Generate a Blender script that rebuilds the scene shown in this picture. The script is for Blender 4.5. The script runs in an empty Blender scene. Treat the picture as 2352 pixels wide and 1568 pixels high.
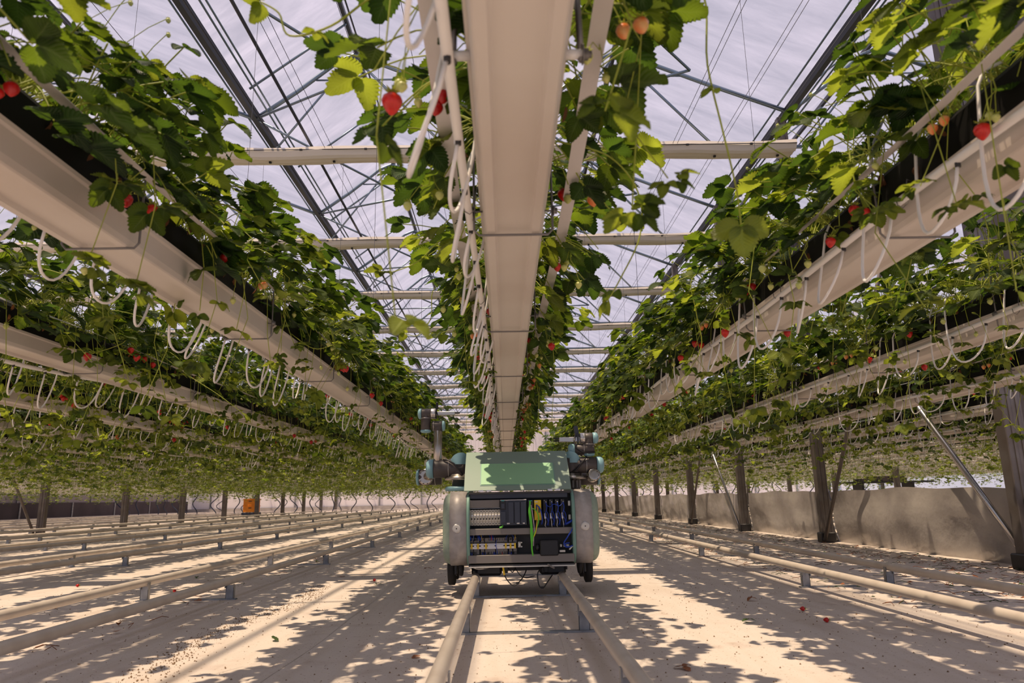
import bpy, math, random
import numpy as np
from mathutils import Vector, Matrix
C = bpy.context.scene.collection
PI = math.pi

# ------------------------------------------------------------------ camera
scn = bpy.context.scene
cd = bpy.data.cameras.new('camera'); cam = bpy.data.objects.new('camera', cd); C.objects.link(cam)
scn.camera = cam
PITCH, YAW, ROLL = .2174, .0133, -.020
fw = Vector((math.sin(YAW)*math.cos(PITCH), math.cos(YAW)*math.cos(PITCH), math.sin(PITCH)))
rt = fw.cross(Vector((0, 0, 1))).normalized(); up = rt.cross(fw)
r2 = rt*math.cos(ROLL)+up*math.sin(ROLL); u2 = up*math.cos(ROLL)-rt*math.sin(ROLL)
M = Matrix((r2, u2, -fw)).transposed().to_4x4(); M.translation = (0, 0, .6)
cam.matrix_world = M
cd.sensor_width = 36; cd.lens = 36*1634/2352; cd.clip_start = .05; cd.clip_end = 400
cd.dof.use_dof = True; cd.dof.focus_distance = 4.9; cd.dof.aperture_fstop = 5.0

# ------------------------------------------------------------------ light
w = bpy.data.worlds.new('sky'); scn.world = w; w.use_nodes = True
bg = w.node_tree.nodes['Background']; bg.inputs[0].default_value = (.62, .70, .95, 1); bg.inputs[1].default_value = .75
sd = bpy.data.lights.new('sun', 'SUN'); sun = bpy.data.objects.new('sun', sd); C.objects.link(sun)
sd.energy = 11.5; sd.angle = .012; sd.color = (1, .78, .54)
sun.rotation_euler = Vector((.26, .12, -1)).to_track_quat('-Z', 'Y').to_euler()
sun.location = (-5, -2, 20)
scn.view_settings.view_transform = 'Standard'; scn.view_settings.look = 'None'
scn.view_settings.exposure = -.2; scn.view_settings.gamma = 1
scn.view_settings.use_curve_mapping = False

# ------------------------------------------------------------------ materials
def mat(name, col, rough=.6, metal=0., spec=.5, noise=None, bump=None, emit=None, alpha=None):
    """noise=(scale, colour2, lo, hi) mottles the base colour; bump=(scale, strength)"""
    m = bpy.data.materials.new(name); m.use_nodes = True
    nt = m.node_tree; b = nt.nodes['Principled BSDF']
    b.inputs['Base Color'].default_value = (*col, 1); b.inputs['Roughness'].default_value = rough
    b.inputs['Metallic'].default_value = metal; b.inputs['Specular IOR Level'].default_value = spec
    tc = nt.nodes.new('ShaderNodeTexCoord')
    if noise:
        n = nt.nodes.new('ShaderNodeTexNoise'); n.inputs['Scale'].default_value = noise[0]; n.inputs['Detail'].default_value = 5
        r = nt.nodes.new('ShaderNodeMapRange'); r.inputs[1].default_value = noise[2]; r.inputs[2].default_value = noise[3]
        x = nt.nodes.new('ShaderNodeMix'); x.data_type = 'RGBA'
        x.inputs[6].default_value = (*col, 1); x.inputs[7].default_value = (*noise[1], 1)
        nt.links.new(tc.outputs['Object'], n.inputs['Vector']); nt.links.new(n.outputs[0], r.inputs[0])
        nt.links.new(r.outputs[0], x.inputs[0]); nt.links.new(x.outputs[2], b.inputs['Base Color'])
    if bump:
        n = nt.nodes.new('ShaderNodeTexNoise'); n.inputs['Scale'].default_value = bump[0]; n.inputs['Detail'].default_value = 4
        bp = nt.nodes.new('ShaderNodeBump'); bp.inputs['Strength'].default_value = bump[1]; bp.inputs['Distance'].default_value = .01
        nt.links.new(tc.outputs['Object'], n.inputs['Vector']); nt.links.new(n.outputs[0], bp.inputs['Height'])
        nt.links.new(bp.outputs[0], b.inputs['Normal'])
    return m

def leafmat(name, top, under, trans, tw=.45, rough=.45):
    m = bpy.data.materials.new(name); m.use_nodes = True; nt = m.node_tree; N = nt.nodes; L = nt.links
    b = N['Principled BSDF']; b.inputs['Roughness'].default_value = rough; b.inputs['Specular IOR Level'].default_value = .35
    g = N.new('ShaderNodeNewGeometry'); tc = N.new('ShaderNodeTexCoord'); oi = N.new('ShaderNodeObjectInfo')
    x = N.new('ShaderNodeMix'); x.data_type = 'RGBA'; x.inputs[6].default_value = (*top, 1); x.inputs[7].default_value = (*under, 1)
    L.new(g.outputs['Backfacing'], x.inputs[0])
    n = N.new('ShaderNodeTexNoise'); n.inputs['Scale'].default_value = 9; L.new(tc.outputs['Object'], n.inputs['Vector'])
    mr = N.new('ShaderNodeMapRange'); mr.inputs[1].default_value = .3; mr.inputs[2].default_value = .7; mr.inputs[3].default_value = .55; mr.inputs[4].default_value = 1.5
    L.new(n.outputs[0], mr.inputs[0])
    h = N.new('ShaderNodeMix'); h.data_type = 'RGBA'; h.blend_type = 'MULTIPLY'; h.inputs[0].default_value = 1
    L.new(x.outputs[2], h.inputs[6]); L.new(mr.outputs[0], h.inputs[7]); L.new(h.outputs[2], b.inputs['Base Color'])
    uv = N.new('ShaderNodeUVMap'); uv.uv_map = 'vein'; sp = N.new('ShaderNodeSeparateXYZ'); L.new(uv.outputs[0], sp.inputs[0])
    def mth(op, a, b_=None, c_=None):
        q = N.new('ShaderNodeMath'); q.operation = op
        for k, s in enumerate((a, b_, c_)):
            if s is None: continue
            if isinstance(s, (int, float)): q.inputs[k].default_value = s
            else: L.new(s, q.inputs[k])
        return q.outputs[0]
    av = mth('ABSOLUTE', sp.outputs[1]); t0 = mth('SUBTRACT', mth('MULTIPLY', sp.outputs[0], 9.0), mth('MULTIPLY', av, 3.6))
    pp = mth('PINGPONG', t0, .5); side = mth('SUBTRACT', 1.0, mth('SMOOTH_MIN', mth('MULTIPLY', pp, 7.0), 1.0, .1))
    mid = mth('SUBTRACT', 1.0, mth('SMOOTH_MIN', mth('MULTIPLY', av, 14.0), 1.0, .1)); vein = mth('MAXIMUM', mth('MAXIMUM', side, mid), 0.0)
    vx = N.new('ShaderNodeMix'); vx.data_type = 'RGBA'; vx.inputs[7].default_value = (under[0]*1.7, under[1]*1.55, under[2]*1.6, 1); L.new(mth('MULTIPLY', vein, .55), vx.inputs[0])
    L.new(h.outputs[2], vx.inputs[6]); L.new(vx.outputs[2], b.inputs['Base Color'])
    bp = N.new('ShaderNodeBump'); bp.inputs['Strength'].default_value = .9; bp.inputs['Distance'].default_value = .004; bp.invert = True
    L.new(mth('SMOOTH_MIN', mth('MULTIPLY', pp, 2.0), mth('MULTIPLY', av, 5.0), .2), bp.inputs['Height']); bp.invert = False
    L.new(bp.outputs[0], b.inputs['Normal'])
    t = N.new('ShaderNodeBsdfTranslucent'); t2 = N.new('ShaderNodeMix'); t2.data_type = 'RGBA'; t2.blend_type = 'MULTIPLY'; t2.inputs[0].default_value = 1
    t2.inputs[6].default_value = (*trans, 1); L.new(mr.outputs[0], t2.inputs[7]); L.new(t2.outputs[2], t.inputs[0])
    ms = N.new('ShaderNodeMixShader'); ms.inputs[0].default_value = tw
    L.new(b.outputs[0], ms.inputs[1]); L.new(t.outputs[0], ms.inputs[2]); L.new(ms.outputs[0], N['Material Output'].inputs[0])
    return m

def filmmat(name, tcol, clear, streak):
    """thin plastic film: part clear, part scattering, with long faint scuffs"""
    m = bpy.data.materials.new(name); m.use_nodes = True; nt = m.node_tree; N = nt.nodes; L = nt.links
    N.remove(N['Principled BSDF'])
    tc = N.new('ShaderNodeTexCoord'); mp = N.new('ShaderNodeMapping'); mp.inputs['Scale'].default_value = streak
    mp.inputs['Rotation'].default_value = (0, 0, .5)
    L.new(tc.outputs['Object'], mp.inputs[0])
    n = N.new('ShaderNodeTexNoise'); n.inputs['Scale'].default_value = 1.0; n.inputs['Detail'].default_value = 7; n.inputs['Roughness'].default_value = .65
    n.inputs['Distortion'].default_value = .4
    L.new(mp.outputs[0], n.inputs['Vector'])
    r = N.new('ShaderNodeMapRange'); r.inputs[1].default_value = .35; r.inputs[2].default_value = .7; r.inputs[3].default_value = .72; r.inputs[4].default_value = 1.25
    L.new(n.outputs[0], r.inputs[0])
    x = N.new('ShaderNodeMix'); x.data_type = 'RGBA'; x.blend_type = 'MULTIPLY'; x.inputs[0].default_value = 1; x.inputs[6].default_value = (*tcol, 1)
    L.new(r.outputs[0], x.inputs[7])
    tl = N.new('ShaderNodeBsdfTranslucent'); L.new(x.outputs[2], tl.inputs[0])
    tr = N.new('ShaderNodeBsdfTransparent')
    ms = N.new('ShaderNodeMixShader'); ms.inputs[0].default_value = clear
    L.new(tl.outputs[0], ms.inputs[1]); L.new(tr.outputs[0], ms.inputs[2]); L.new(ms.outputs[0], N['Material Output'].inputs[0])
    return m

def floormat():
    m = mat('ground_cloth', (.60, .53, .475), .75, spec=.25)
    nt = m.node_tree; N = nt.nodes; L = nt.links; b = N['Principled BSDF']; tc = N['Texture Coordinate']
    def layer(prev, scale, lo, hi, col, amt, det=6, stretch=(1, 1, 1)):
        mp = N.new('ShaderNodeMapping'); mp.inputs['Scale'].default_value = stretch; L.new(tc.outputs['Object'], mp.inputs[0])
        n = N.new('ShaderNodeTexNoise'); n.inputs['Scale'].default_value = scale; n.inputs['Detail'].default_value = det; L.new(mp.outputs[0], n.inputs['Vector'])
        r = N.new('ShaderNodeMapRange'); r.inputs[1].default_value = lo; r.inputs[2].default_value = hi; r.inputs[4].default_value = amt; L.new(n.outputs[0], r.inputs[0])
        x = N.new('ShaderNodeMix'); x.data_type = 'RGBA'; x.inputs[7].default_value = (*col, 1); L.new(r.outputs[0], x.inputs[0])
        if prev is None: x.inputs[6].default_value = (.60, .53, .475, 1)
        else: L.new(prev, x.inputs[6])
        return x.outputs[2]
    p = layer(None, .9, .45, .75, (.47, .39, .33), .8)
    p = layer(p, 6, .58, .75, (.33, .22, .17), .55)
    p = layer(p, 2.5, .35, .6, (.64, .58, .54), .5, 3, (6, .5, 1))
    p = layer(p, 60, .66, .72, (.22, .13, .07), .8, 2)
    p = layer(p, 140, .70, .74, (.2, .12, .06), .7, 1)
    L.new(p, b.inputs['Base Color'])
    wv = N.new('ShaderNodeTexNoise'); wv.inputs['Scale'].default_value = 3; wv.inputs['Detail'].default_value = 6; L.new(tc.outputs['Object'], wv.inputs['Vector'])
    bp = N.new('ShaderNodeBump'); bp.inputs['Strength'].default_value = .5; bp.inputs['Distance'].default_value = .03
    L.new(wv.outputs[0], bp.inputs['Height']); L.new(bp.outputs[0], b.inputs['Normal'])
    return m

MT = dict(
    floor=floormat(),
    gutter=mat('gutter_plastic', (.64, .585, .54), .38, noise=(1.7, (.56, .49, .44), .45, .7)),
    bag=mat('black_bag', (.004, .0038, .004), .65, spec=.2),
    tape=mat('white_tape', (.74, .70, .70), .45, bump=(30, .2)),
    hose=mat('white_hose', (.85, .83, .82), .35),
    black=mat('black_plastic', (.012, .012, .016), .4),
    rubber=mat('rubber', (.02, .018, .018), .8),
    steel=mat('galvanised_steel', (.36, .37, .39), .42, .75, noise=(14, (.24, .25, .27), .4, .65)),
    wire=mat('wire_steel', (.20, .19, .19), .4, .6),
    dark_steel=mat('post_steel', (.155, .14, .138), .5, .55, noise=(5, (.12, .10, .09), .4, .65)),
    shiny=mat('brace_steel', (.5, .48, .46), .22, .95),
    roofpipe=mat('roof_pipe', (.20, .26, .33), .35, .75),
    beam=mat('roof_beam', (.05, .055, .075), .5, .2),
    rail=mat('rail_paint', (.60, .53, .465), .36, noise=(7, (.5, .43, .37), .45, .7)),
    screen=mat('screen_cloth', (.80, .72, .62), .8),
    tarp=mat('tarp_sheet', (.43, .40, .385), .22, spec=.7, noise=(2.2, (.30, .275, .27), .4, .65), bump=(7, .9)),
    gauze=mat('gauze', (.10, .085, .08), .8),
    wallb=mat('kick_wall', (.075, .055, .06), .7, noise=(.8, (.05, .035, .04), .4, .6)),
    wallp=mat('side_sheet', (.33, .28, .29), .6, noise=(.5, (.2, .17, .18), .4, .6)),
    leaf=leafmat('leaf', (.045, .100, .016), (.095, .135, .045), (.17, .25, .012)),
    leafd=leafmat('leaf_dark', (.020, .058, .018), (.060, .098, .040), (.075, .14, .010)),
    leafy=leafmat('leaf_young', (.11, .18, .022), (.18, .24, .06), (.36, .43, .03), .5),
    stem=leafmat('stem', (.30, .36, .05), (.30, .36, .05), (.36, .42, .05), .25),
    dry=leafmat('dry_leaf', (.24, .10, .045), (.24, .10, .045), (.3, .12, .04), .3),
    red=mat('berry_red', (.62, .018, .012), .28, noise=(60, (.45, .01, .01), .4, .6)),
    orange=mat('berry_orange', (.80, .19, .045), .32, noise=(25, (.75, .42, .16), .45, .65)),
    pale=mat('berry_pale', (.60, .60, .20), .4, noise=(60, (.46, .5, .14), .4, .6)),
    petal=mat('petal', (.85, .82, .72), .6),
    green=mat('shell_green', (.33, .41, .33), .5, noise=(40, (.29, .37, .30), .4, .6)),
    lid=mat('lid_green', (.24, .33, .28), .55),
    mint=mat('lid_panel', (.30, .56, .33), .5),
    edge=mat('shell_edge', (.20, .36, .31), .5),
    brushed=mat('brushed_metal', (.46, .43, .42), .5, .25, noise=(30, (.40, .37, .36), .4, .6)),
    joint=mat('arm_joint', (.085, .07, .07), .45, noise=(8, (.065, .055, .055), .4, .6)),
    cap=mat('arm_cap', (.26, .47, .55), .4),
    tube=mat('arm_tube', (.45, .41, .37), .25, .9),
    silver=mat('silver', (.62, .60, .60), .3, .8),
    duct=mat('cable_duct', (.22, .20, .19), .6),
    cavity=mat('cabinet_grey', (.05, .048, .052), .6),
    breaker=mat('breaker', (.62, .58, .52), .5),
    slate=mat('controller', (.045, .055, .085), .5),
    teal=mat('teal_tag', (.05, .42, .42), .5),
    yellow=mat('yellow_part', (.85, .58, .03), .5),
    gwire=mat('green_cable', (.12, .62, .04), .4),
    bwire=mat('blue_cable', (.01, .05, .42), .4),
    wwire=mat('white_part', (.72, .70, .66), .5),
    pwire=mat('lilac_cable', (.62, .45, .55), .5),
    crate=mat('crate_orange', (.80, .26, .015), .5),
    dolly=mat('dolly_blue', (.02, .03, .07), .5),
    crumb=mat('crumbs', (.20, .115, .055), .9),
    film=filmmat('roof_film', (.30, .295, .40), .5, (.5, 2.6, 1)),
    endfilm=mat('end_sheet', (.84, .80, .83), .7, noise=(.35, (.72, .69, .73), .4, .65)),
)

# ------------------------------------------------------------------ mesh helpers
class MB:
    """collects shapes, links them as one mesh object"""
    def __init__(s): s.v = []; s.f = []; s.m = []; s.sm = []
    def add(s, vs, fs, mi=0, smooth=False):
        o = len(s.v); s.v.extend([tuple(p) for p in vs])
        for f in fs: s.f.append(tuple(i+o for i in f)); s.m.append(mi); s.sm.append(smooth)
        return s
    def box(s, c, d, mi=0, rot=None, bev=0):
        x, y, z = d[0]/2, d[1]/2, d[2]/2
        if bev:
            b = min(bev, x*.9, y*.9, z*.9); vs = []; 
            # chamfered box: 24 vertices
            idx = {}
            for sx in (-1, 1):
                for sy in (-1, 1):
                    for sz in (-1, 1):
                        for ax in range(3):
                            p = [sx*(x-b), sy*(y-b), sz*(z-b)]; p[ax] = (sx*x, sy*y, sz*z)[ax]
                            idx[(sx, sy, sz, ax)] = len(vs); vs.append(p)
            fs = []
            for ax in range(3):
                a1, a2 = (ax+1) % 3, (ax+2) % 3
                for sg in (-1, 1):
                    q = []
                    for (p1, p2) in ((-1, -1), (1, -1), (1, 1), (-1, 1)):
                        k = [0, 0, 0]; k[ax] = sg; k[a1] = p1; k[a2] = p2; q.append(idx[(k[0], k[1], k[2], ax)])
                    fs.append(q if sg > 0 else q[::-1])
            for ax in range(3):
                a1, a2 = (ax+1) % 3, (ax+2) % 3
                for p1 in (-1, 1):
                    for p2 in (-1, 1):
                        k0 = [0, 0, 0]; k0[a1] = p1; k0[a2] = p2; k0[ax] = -1; k1 = list(k0); k1[ax] = 1
                        q = [idx[(*k0, a1)], idx[(*k1, a1)], idx[(*k1, a2)], idx[(*k0, a2)]]
                        fs.append(q if p1*p2 < 0 else q[::-1])
            for sx in (-1, 1):
                for sy in (-1, 1):
                    for sz in (-1, 1):
                        q = [idx[(sx, sy, sz, a)] for a in range(3)]; fs.append(q if sx*sy*sz > 0 else q[::-1])
        else:
            vs = [(a*x, b*y, e*z) for a in (-1, 1) for b in (-1, 1) for e in (-1, 1)]
            fs = [(0, 1, 3, 2), (4, 6, 7, 5), (0, 4, 5, 1), (2, 3, 7, 6), (0, 2, 6, 4), (1, 5, 7, 3)]
        if rot is not None: vs = [rot @ Vector(p) for p in vs]
        return s.add([(p[0]+c[0], p[1]+c[1], p[2]+c[2]) for p in vs], fs, mi)
    def tube(s, pts, r, n=8, mi=0, caps=True, smooth=True):
        P = [Vector(p) for p in pts]; R = r if isinstance(r, (list, tuple)) else [r]*len(P)
        vs = []; fs = []; ref = None
        for i, p in enumerate(P):
            t = (P[min(i+1, len(P)-1)]-P[max(i-1, 0)])
            t = t.normalized() if t.length > 1e-9 else Vector((0, 0, 1))
            if ref is None: ref = Vector((0, 0, 1)) if abs(t.z) < .9 else Vector((1, 0, 0))
            a = t.cross(ref)
            if a.length < 1e-5: a = t.cross(Vector((.3, 1, .2)))
            a.normalize(); b = a.cross(t); ref = b
            for k in range(n):
                th = 2*PI*k/n; vs.append(p+(a*math.cos(th)+b*math.sin(th))*R[i])
        for i in range(len(P)-1):
            for k in range(n):
                fs.append((i*n+k, i*n+(k+1) % n, (i+1)*n+(k+1) % n, (i+1)*n+k))
        s.add(vs, fs, mi, smooth)
        if caps:
            o = len(s.v)-len(vs)
            s.f.append(tuple(o+k for k in range(n))[::-1]); s.m.append(mi); s.sm.append(False)
            s.f.append(tuple(o+(len(P)-1)*n+k for k in range(n))); s.m.append(mi); s.sm.append(False)
        return s
    def lathe(s, p0, axis, prof, n=20, mi=0):
        """prof: list of (t along axis, radius)"""
        p0 = Vector(p0); ax = Vector(axis).normalized()
        a = ax.orthogonal().normalized(); b = ax.cross(a); vs = []; fs = []
        for (t, r) in prof:
            for k in range(n):
                th = 2*PI*k/n; vs.append(p0+ax*t+(a*math.cos(th)+b*math.sin(th))*r)
        for i in range(len(prof)-1):
            for k in range(n): fs.append((i*n+k, i*n+(k+1) % n, (i+1)*n+(k+1) % n, (i+1)*n+k))
        s.add(vs, fs, mi, True); o = len(s.v)-len(vs)
        s.f.append(tuple(o+k for k in range(n))[::-1]); s.m.append(mi); s.sm.append(False)
        s.f.append(tuple(o+(len(prof)-1)*n+k for k in range(n))); s.m.append(mi); s.sm.append(False)
        return s
    def extrude_y(s, prof, y0, y1, mi=0, closed=True, n=1, smooth=False, warp=None):
        """prof: (x,z) loop; swept from y0 to y1"""
        k = len(prof); vs = []; fs = []
        for j in range(n+1):
            y = y0+(y1-y0)*j/n
            for (x, z) in prof:
                dx, dz = warp(y) if warp else (0, 0)
                vs.append((x+dx, y, z+dz))
        for j in range(n):
            for i in range(k if closed else k-1):
                fs.append((j*k+i, j*k+(i+1) % k, (j+1)*k+(i+1) % k, (j+1)*k+i))
        if closed: fs.append(tuple(range(k))); fs.append(tuple(n*k+i for i in range(k))[::-1])
        return s.add(vs, fs, mi, smooth)
    def build(s, name, mats, parent=None, kind=None, label=None):
        me = bpy.data.meshes.new(name)
        me.from_pydata(s.v, [], s.f); 
        for m in (mats if isinstance(mats, (list, tuple)) else [mats]): me.materials.append(MT[m])
        me.polygons.foreach_set('material_index', s.m); me.polygons.foreach_set('use_smooth', s.sm); me.update()
        o = bpy.data.objects.new(name, me); C.objects.link(o)
        if parent: o.parent = parent
        if kind: o['kind'] = kind
        if label: o['label'] = label
        return o

def tag(o, label, cat, group=None, kind=None):
    o['label'] = label; o['category'] = cat
    if group: o['group'] = group
    if kind: o['kind'] = kind
    return o
def thing(name, label, cat, loc=(0, 0, 0), rz=0, group=None):
    o = bpy.data.objects.new(name, None); C.objects.link(o); o.location = loc; o.rotation_euler = (0, 0, rz)
    o.empty_display_size = .1
    return tag(o, label, cat, group)
def struct(o): o['kind'] = 'structure'; return o
def npmesh(name, V, F, mats, MI=None, smooth=False):
    """V (n,3), F (m,4) numpy"""
    me = bpy.data.meshes.new(name); me.vertices.add(len(V)); me.vertices.foreach_set('co', np.asarray(V, np.float32).ravel())
    m = len(F); me.loops.add(m*4); me.loops.foreach_set('vertex_index', np.asarray(F, np.int32).ravel())
    me.polygons.add(m); me.polygons.foreach_set('loop_start', np.arange(0, m*4, 4, dtype=np.int32))
    try: me.polygons.foreach_set('loop_total', np.full(m, 4, np.int32))
    except Exception: pass
    for k in mats: me.materials.append(MT[k])
    if MI is not None: me.polygons.foreach_set('material_index', np.asarray(MI, np.int32))
    if smooth: me.polygons.foreach_set('use_smooth', np.ones(m, bool))
    me.update(calc_edges=True)
    return me

ONES = 'first second third fourth fifth sixth seventh eighth ninth tenth eleventh twelfth thirteenth fourteenth fifteenth sixteenth seventeenth eighteenth nineteenth'.split()
def ordw(n):
    if n < 20: return ONES[n-1]
    t = ['twent', 'thirt', 'fort', 'fift', 'sixt', 'sevent', 'eight', 'ninet'][n//10-2]
    return t+'ieth' if n % 10 == 0 else t+'y-'+ONES[n % 10-1]
rng = random.Random(7)
S2 = 1.073                      # spacing of gutters
GX = lambda i: .032+S2*i        # gutter centre
GZ = 1.26                       # gutter underside
S = 2.146; TX = lambda k: .077+S*k
YE = 41.        # the gutters end here, the house at YW
YW = 52.

# ------------------------------------------------------------------ ground
fl = MB()
nx, ny = 60, 90
vs = []; fs = []
xs = [-26+50*i/nx for i in range(nx+1)]
ys = [-3+57*(j/ny)**1.6 for j in range(ny+1)]
for y in ys:
    for x in xs: vs.append((x, y, 0))
for j in range(ny):
    for i in range(nx): a = j*(nx+1)+i; fs.append((a, a+1, a+nx+2, a+nx+1))
fl.add(vs, fs, 0, True)
struct(fl.build('floor', 'floor'))
# hems where two widths of cloth overlap
def hem(x, y0, y1, wdt, label, seed):
    r = random.Random(seed); m = MB(); n = int((y1-y0)*4); vs = []; fs = []
    ph = r.random()*6
    for j in range(n+1):
        y = y0+(y1-y0)*j/n
        wx = .014*math.sin(y*1.7+ph)+.008*math.sin(y*4.1+ph)
        h = .004+.002*math.sin(y*3+ph)
        vs += [(x+wx-wdt/2, y, .001), (x+wx-wdt/2+.005, y, h), (x+wx+wdt/2-.005, y, h), (x+wx+wdt/2, y, .001)]
    for j in range(n):
        for k in range(3): a = j*4+k; fs.append((a, a+1, a+5, a+4))
    m.add(vs, fs, 0, True)
    tag(m.build('cloth_hem', 'floor'), label, 'ground cloth', 'hems in the white ground cloth')
hem(-.86, 1.2, 50, .05, 'hem of the white ground cloth running left of the robot', 1)
hem(-2.92, 3.5, 50, .05, 'hem of the white ground cloth left of the first side track', 2)
hem(.23, 1.0, 50, .03, 'thin fold in the ground cloth between the rails under the robot', 3)

# ------------------------------------------------------------------ tracks
def side_word(k): return 'centre track under the robot' if k == 0 else '%s track %s of the robot' % (ordw(abs(k)), 'left' if k < 0 else 'right')
def bracket(x, y, sgn, mb):
    # folded steel upright with a saddle for the pipe
    mb.box((x, y, .045), (.05, .004, .09), bev=0); mb.box((x-.024*sgn, y+.012, .045), (.003, .028, .09))
    mb.box((x+.024*sgn, y+.012, .045), (.003, .028, .09))
    mb.box((x-.027*sgn, y, .095), (.006, .03, .045))
    mb.box((x+.022*sgn, y, .085), (.006, .03, .02))
def track(k, y0, y1, step, off, detail):
    X = TX(k); w_ = side_word(k) or 'track far out on the %s, one of the distant parallel ones' % ('left' if k < 0 else 'right')
    t = thing('rail_track', 'pair of cream pipe rails on low steel brackets, ' + w_, 'rail track', (X, 0, 0), 0, 'pipe rail tracks on the ground')
    for s in (-1, 1):
        m = MB(); n = int((y1-y0)/.8) if detail else 4
        m.tube([(s*.275, y0+(y1-y0)*j/n, .118) for j in range(n+1)], .0255, 16 if detail else 6)
        m.build('rail', 'rail', t)
    ys = []; y = y0+((off-y0) % step)
    while y < y1: ys.append(y); y += step
    if detail:
        for y in ys:
            for s in (-1, 1):
                b = MB(); bracket(s*.275, y, s, b); b.build('bracket', 'steel', t)
            b = MB(); b.box((0, y-.013, .004), (.64, .012, .008)); b.box((0, y+.013, .004), (.64, .012, .008)); b.box((0, y, .002), (.64, .04, .003))
            b.build('cross_bar', 'steel', t)
    else:
        b = MB()
        for y in ys:
            for s in (-1, 1): b.box((s*.275, y, .047), (.05, .05, .094))
            b.box((0, y, .004), (.64, .04, .008))
        b.build('bracket', 'steel', t, kind='stuff')
track(0, .6, 48, 1.25, 3.46, True)
track(1, .5, 48, 2.52, 4.84, True)
track(-1, .5, 48, 2.52, 4.86, True)
track(-2, 3.5, 48, 2.5, 5.2, True)
track(-3, 6.5, 48, 2.5, 8.2, True)
for k in range(-4, -11, -1): track(k, 9+(-k-4)*2.8, 48, 2.5, 1.1*k, False)
for k in range(3, 9): track(k, 12, 48, 2.5, k, False)

# ------------------------------------------------------------------ gutters
def chan(width=.146, hgt=.072):
    w = width/2
    out = [(-w-.012, hgt), (-w-.012, hgt+.004), (-w, hgt+.006)]
    # outside, from left lip round the underside to right lip
    o = [(-w-.012, hgt+.003), (-w-.011, hgt-.006), (-w-.005, hgt-.010), (-w-.001, .016), (-w+.004, .003), (-w+.008, 0), (-w+.026, 0), (-w+.031, .010), (-w+.034, .011),
         (w-.034, .011), (w-.031, .010), (w-.026, 0), (w-.008, 0), (w-.004, .003), (w+.001, .016), (w+.005, hgt-.010), (w+.011, hgt-.006), (w+.012, hgt+.003)]
    i = [(w+.006, hgt+.003), (w-.002, .018), (w-.012, .016), (-w+.012, .016), (-w+.002, .018), (-w-.006, hgt+.003)]
    return o+i
def row_phrase(i):
    if i == 0: return 'centre gutter above the robot'
    return '%s gutter %s of the centre' % (ordw(abs(i)), 'left' if i < 0 else 'right')
PROF = chan()
def ystart(i):
    x = abs(GX(i))
    if i > 3: return 5.9 if x < 4.6 else max(5.9, x/.74-2)
    return -1.2 if abs(i) < 2 else max(-1.2, x/.74-2.2)
HOOK = {0: 1.706, -1: 1.76, 1: 1.77}
def hanger(x, y, m):
    w_ = .100; r = .0031
    m.tube([(x-.02, y-.02, GZ+.40), (x-w_*.85, y-.005, GZ+.27), (x-w_, y, GZ+.20), (x-w_, y, GZ+.008), (x-w_+.012, y, GZ-.006), (x+w_-.012, y, GZ-.006), (x+w_, y, GZ+.008), (x+w_, y, GZ+.20), (x+w_*.85, y+.005, GZ+.27), (x+.02, y+.02, GZ+.40)], r, 8)
    for s in (-1, 1):
        m.tube([(x+s*.07, y, GZ+.058), (x+s*(w_+.014), y, GZ+.058)], .0026, 8)
        m.lathe((x+s*(w_+.003), y, GZ+.058), (s, 0, 0), [(0, .013), (.002, .013), (.003, .008), (.010, .008)], 12)
ROWS = list(range(-20, 20))
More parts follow.
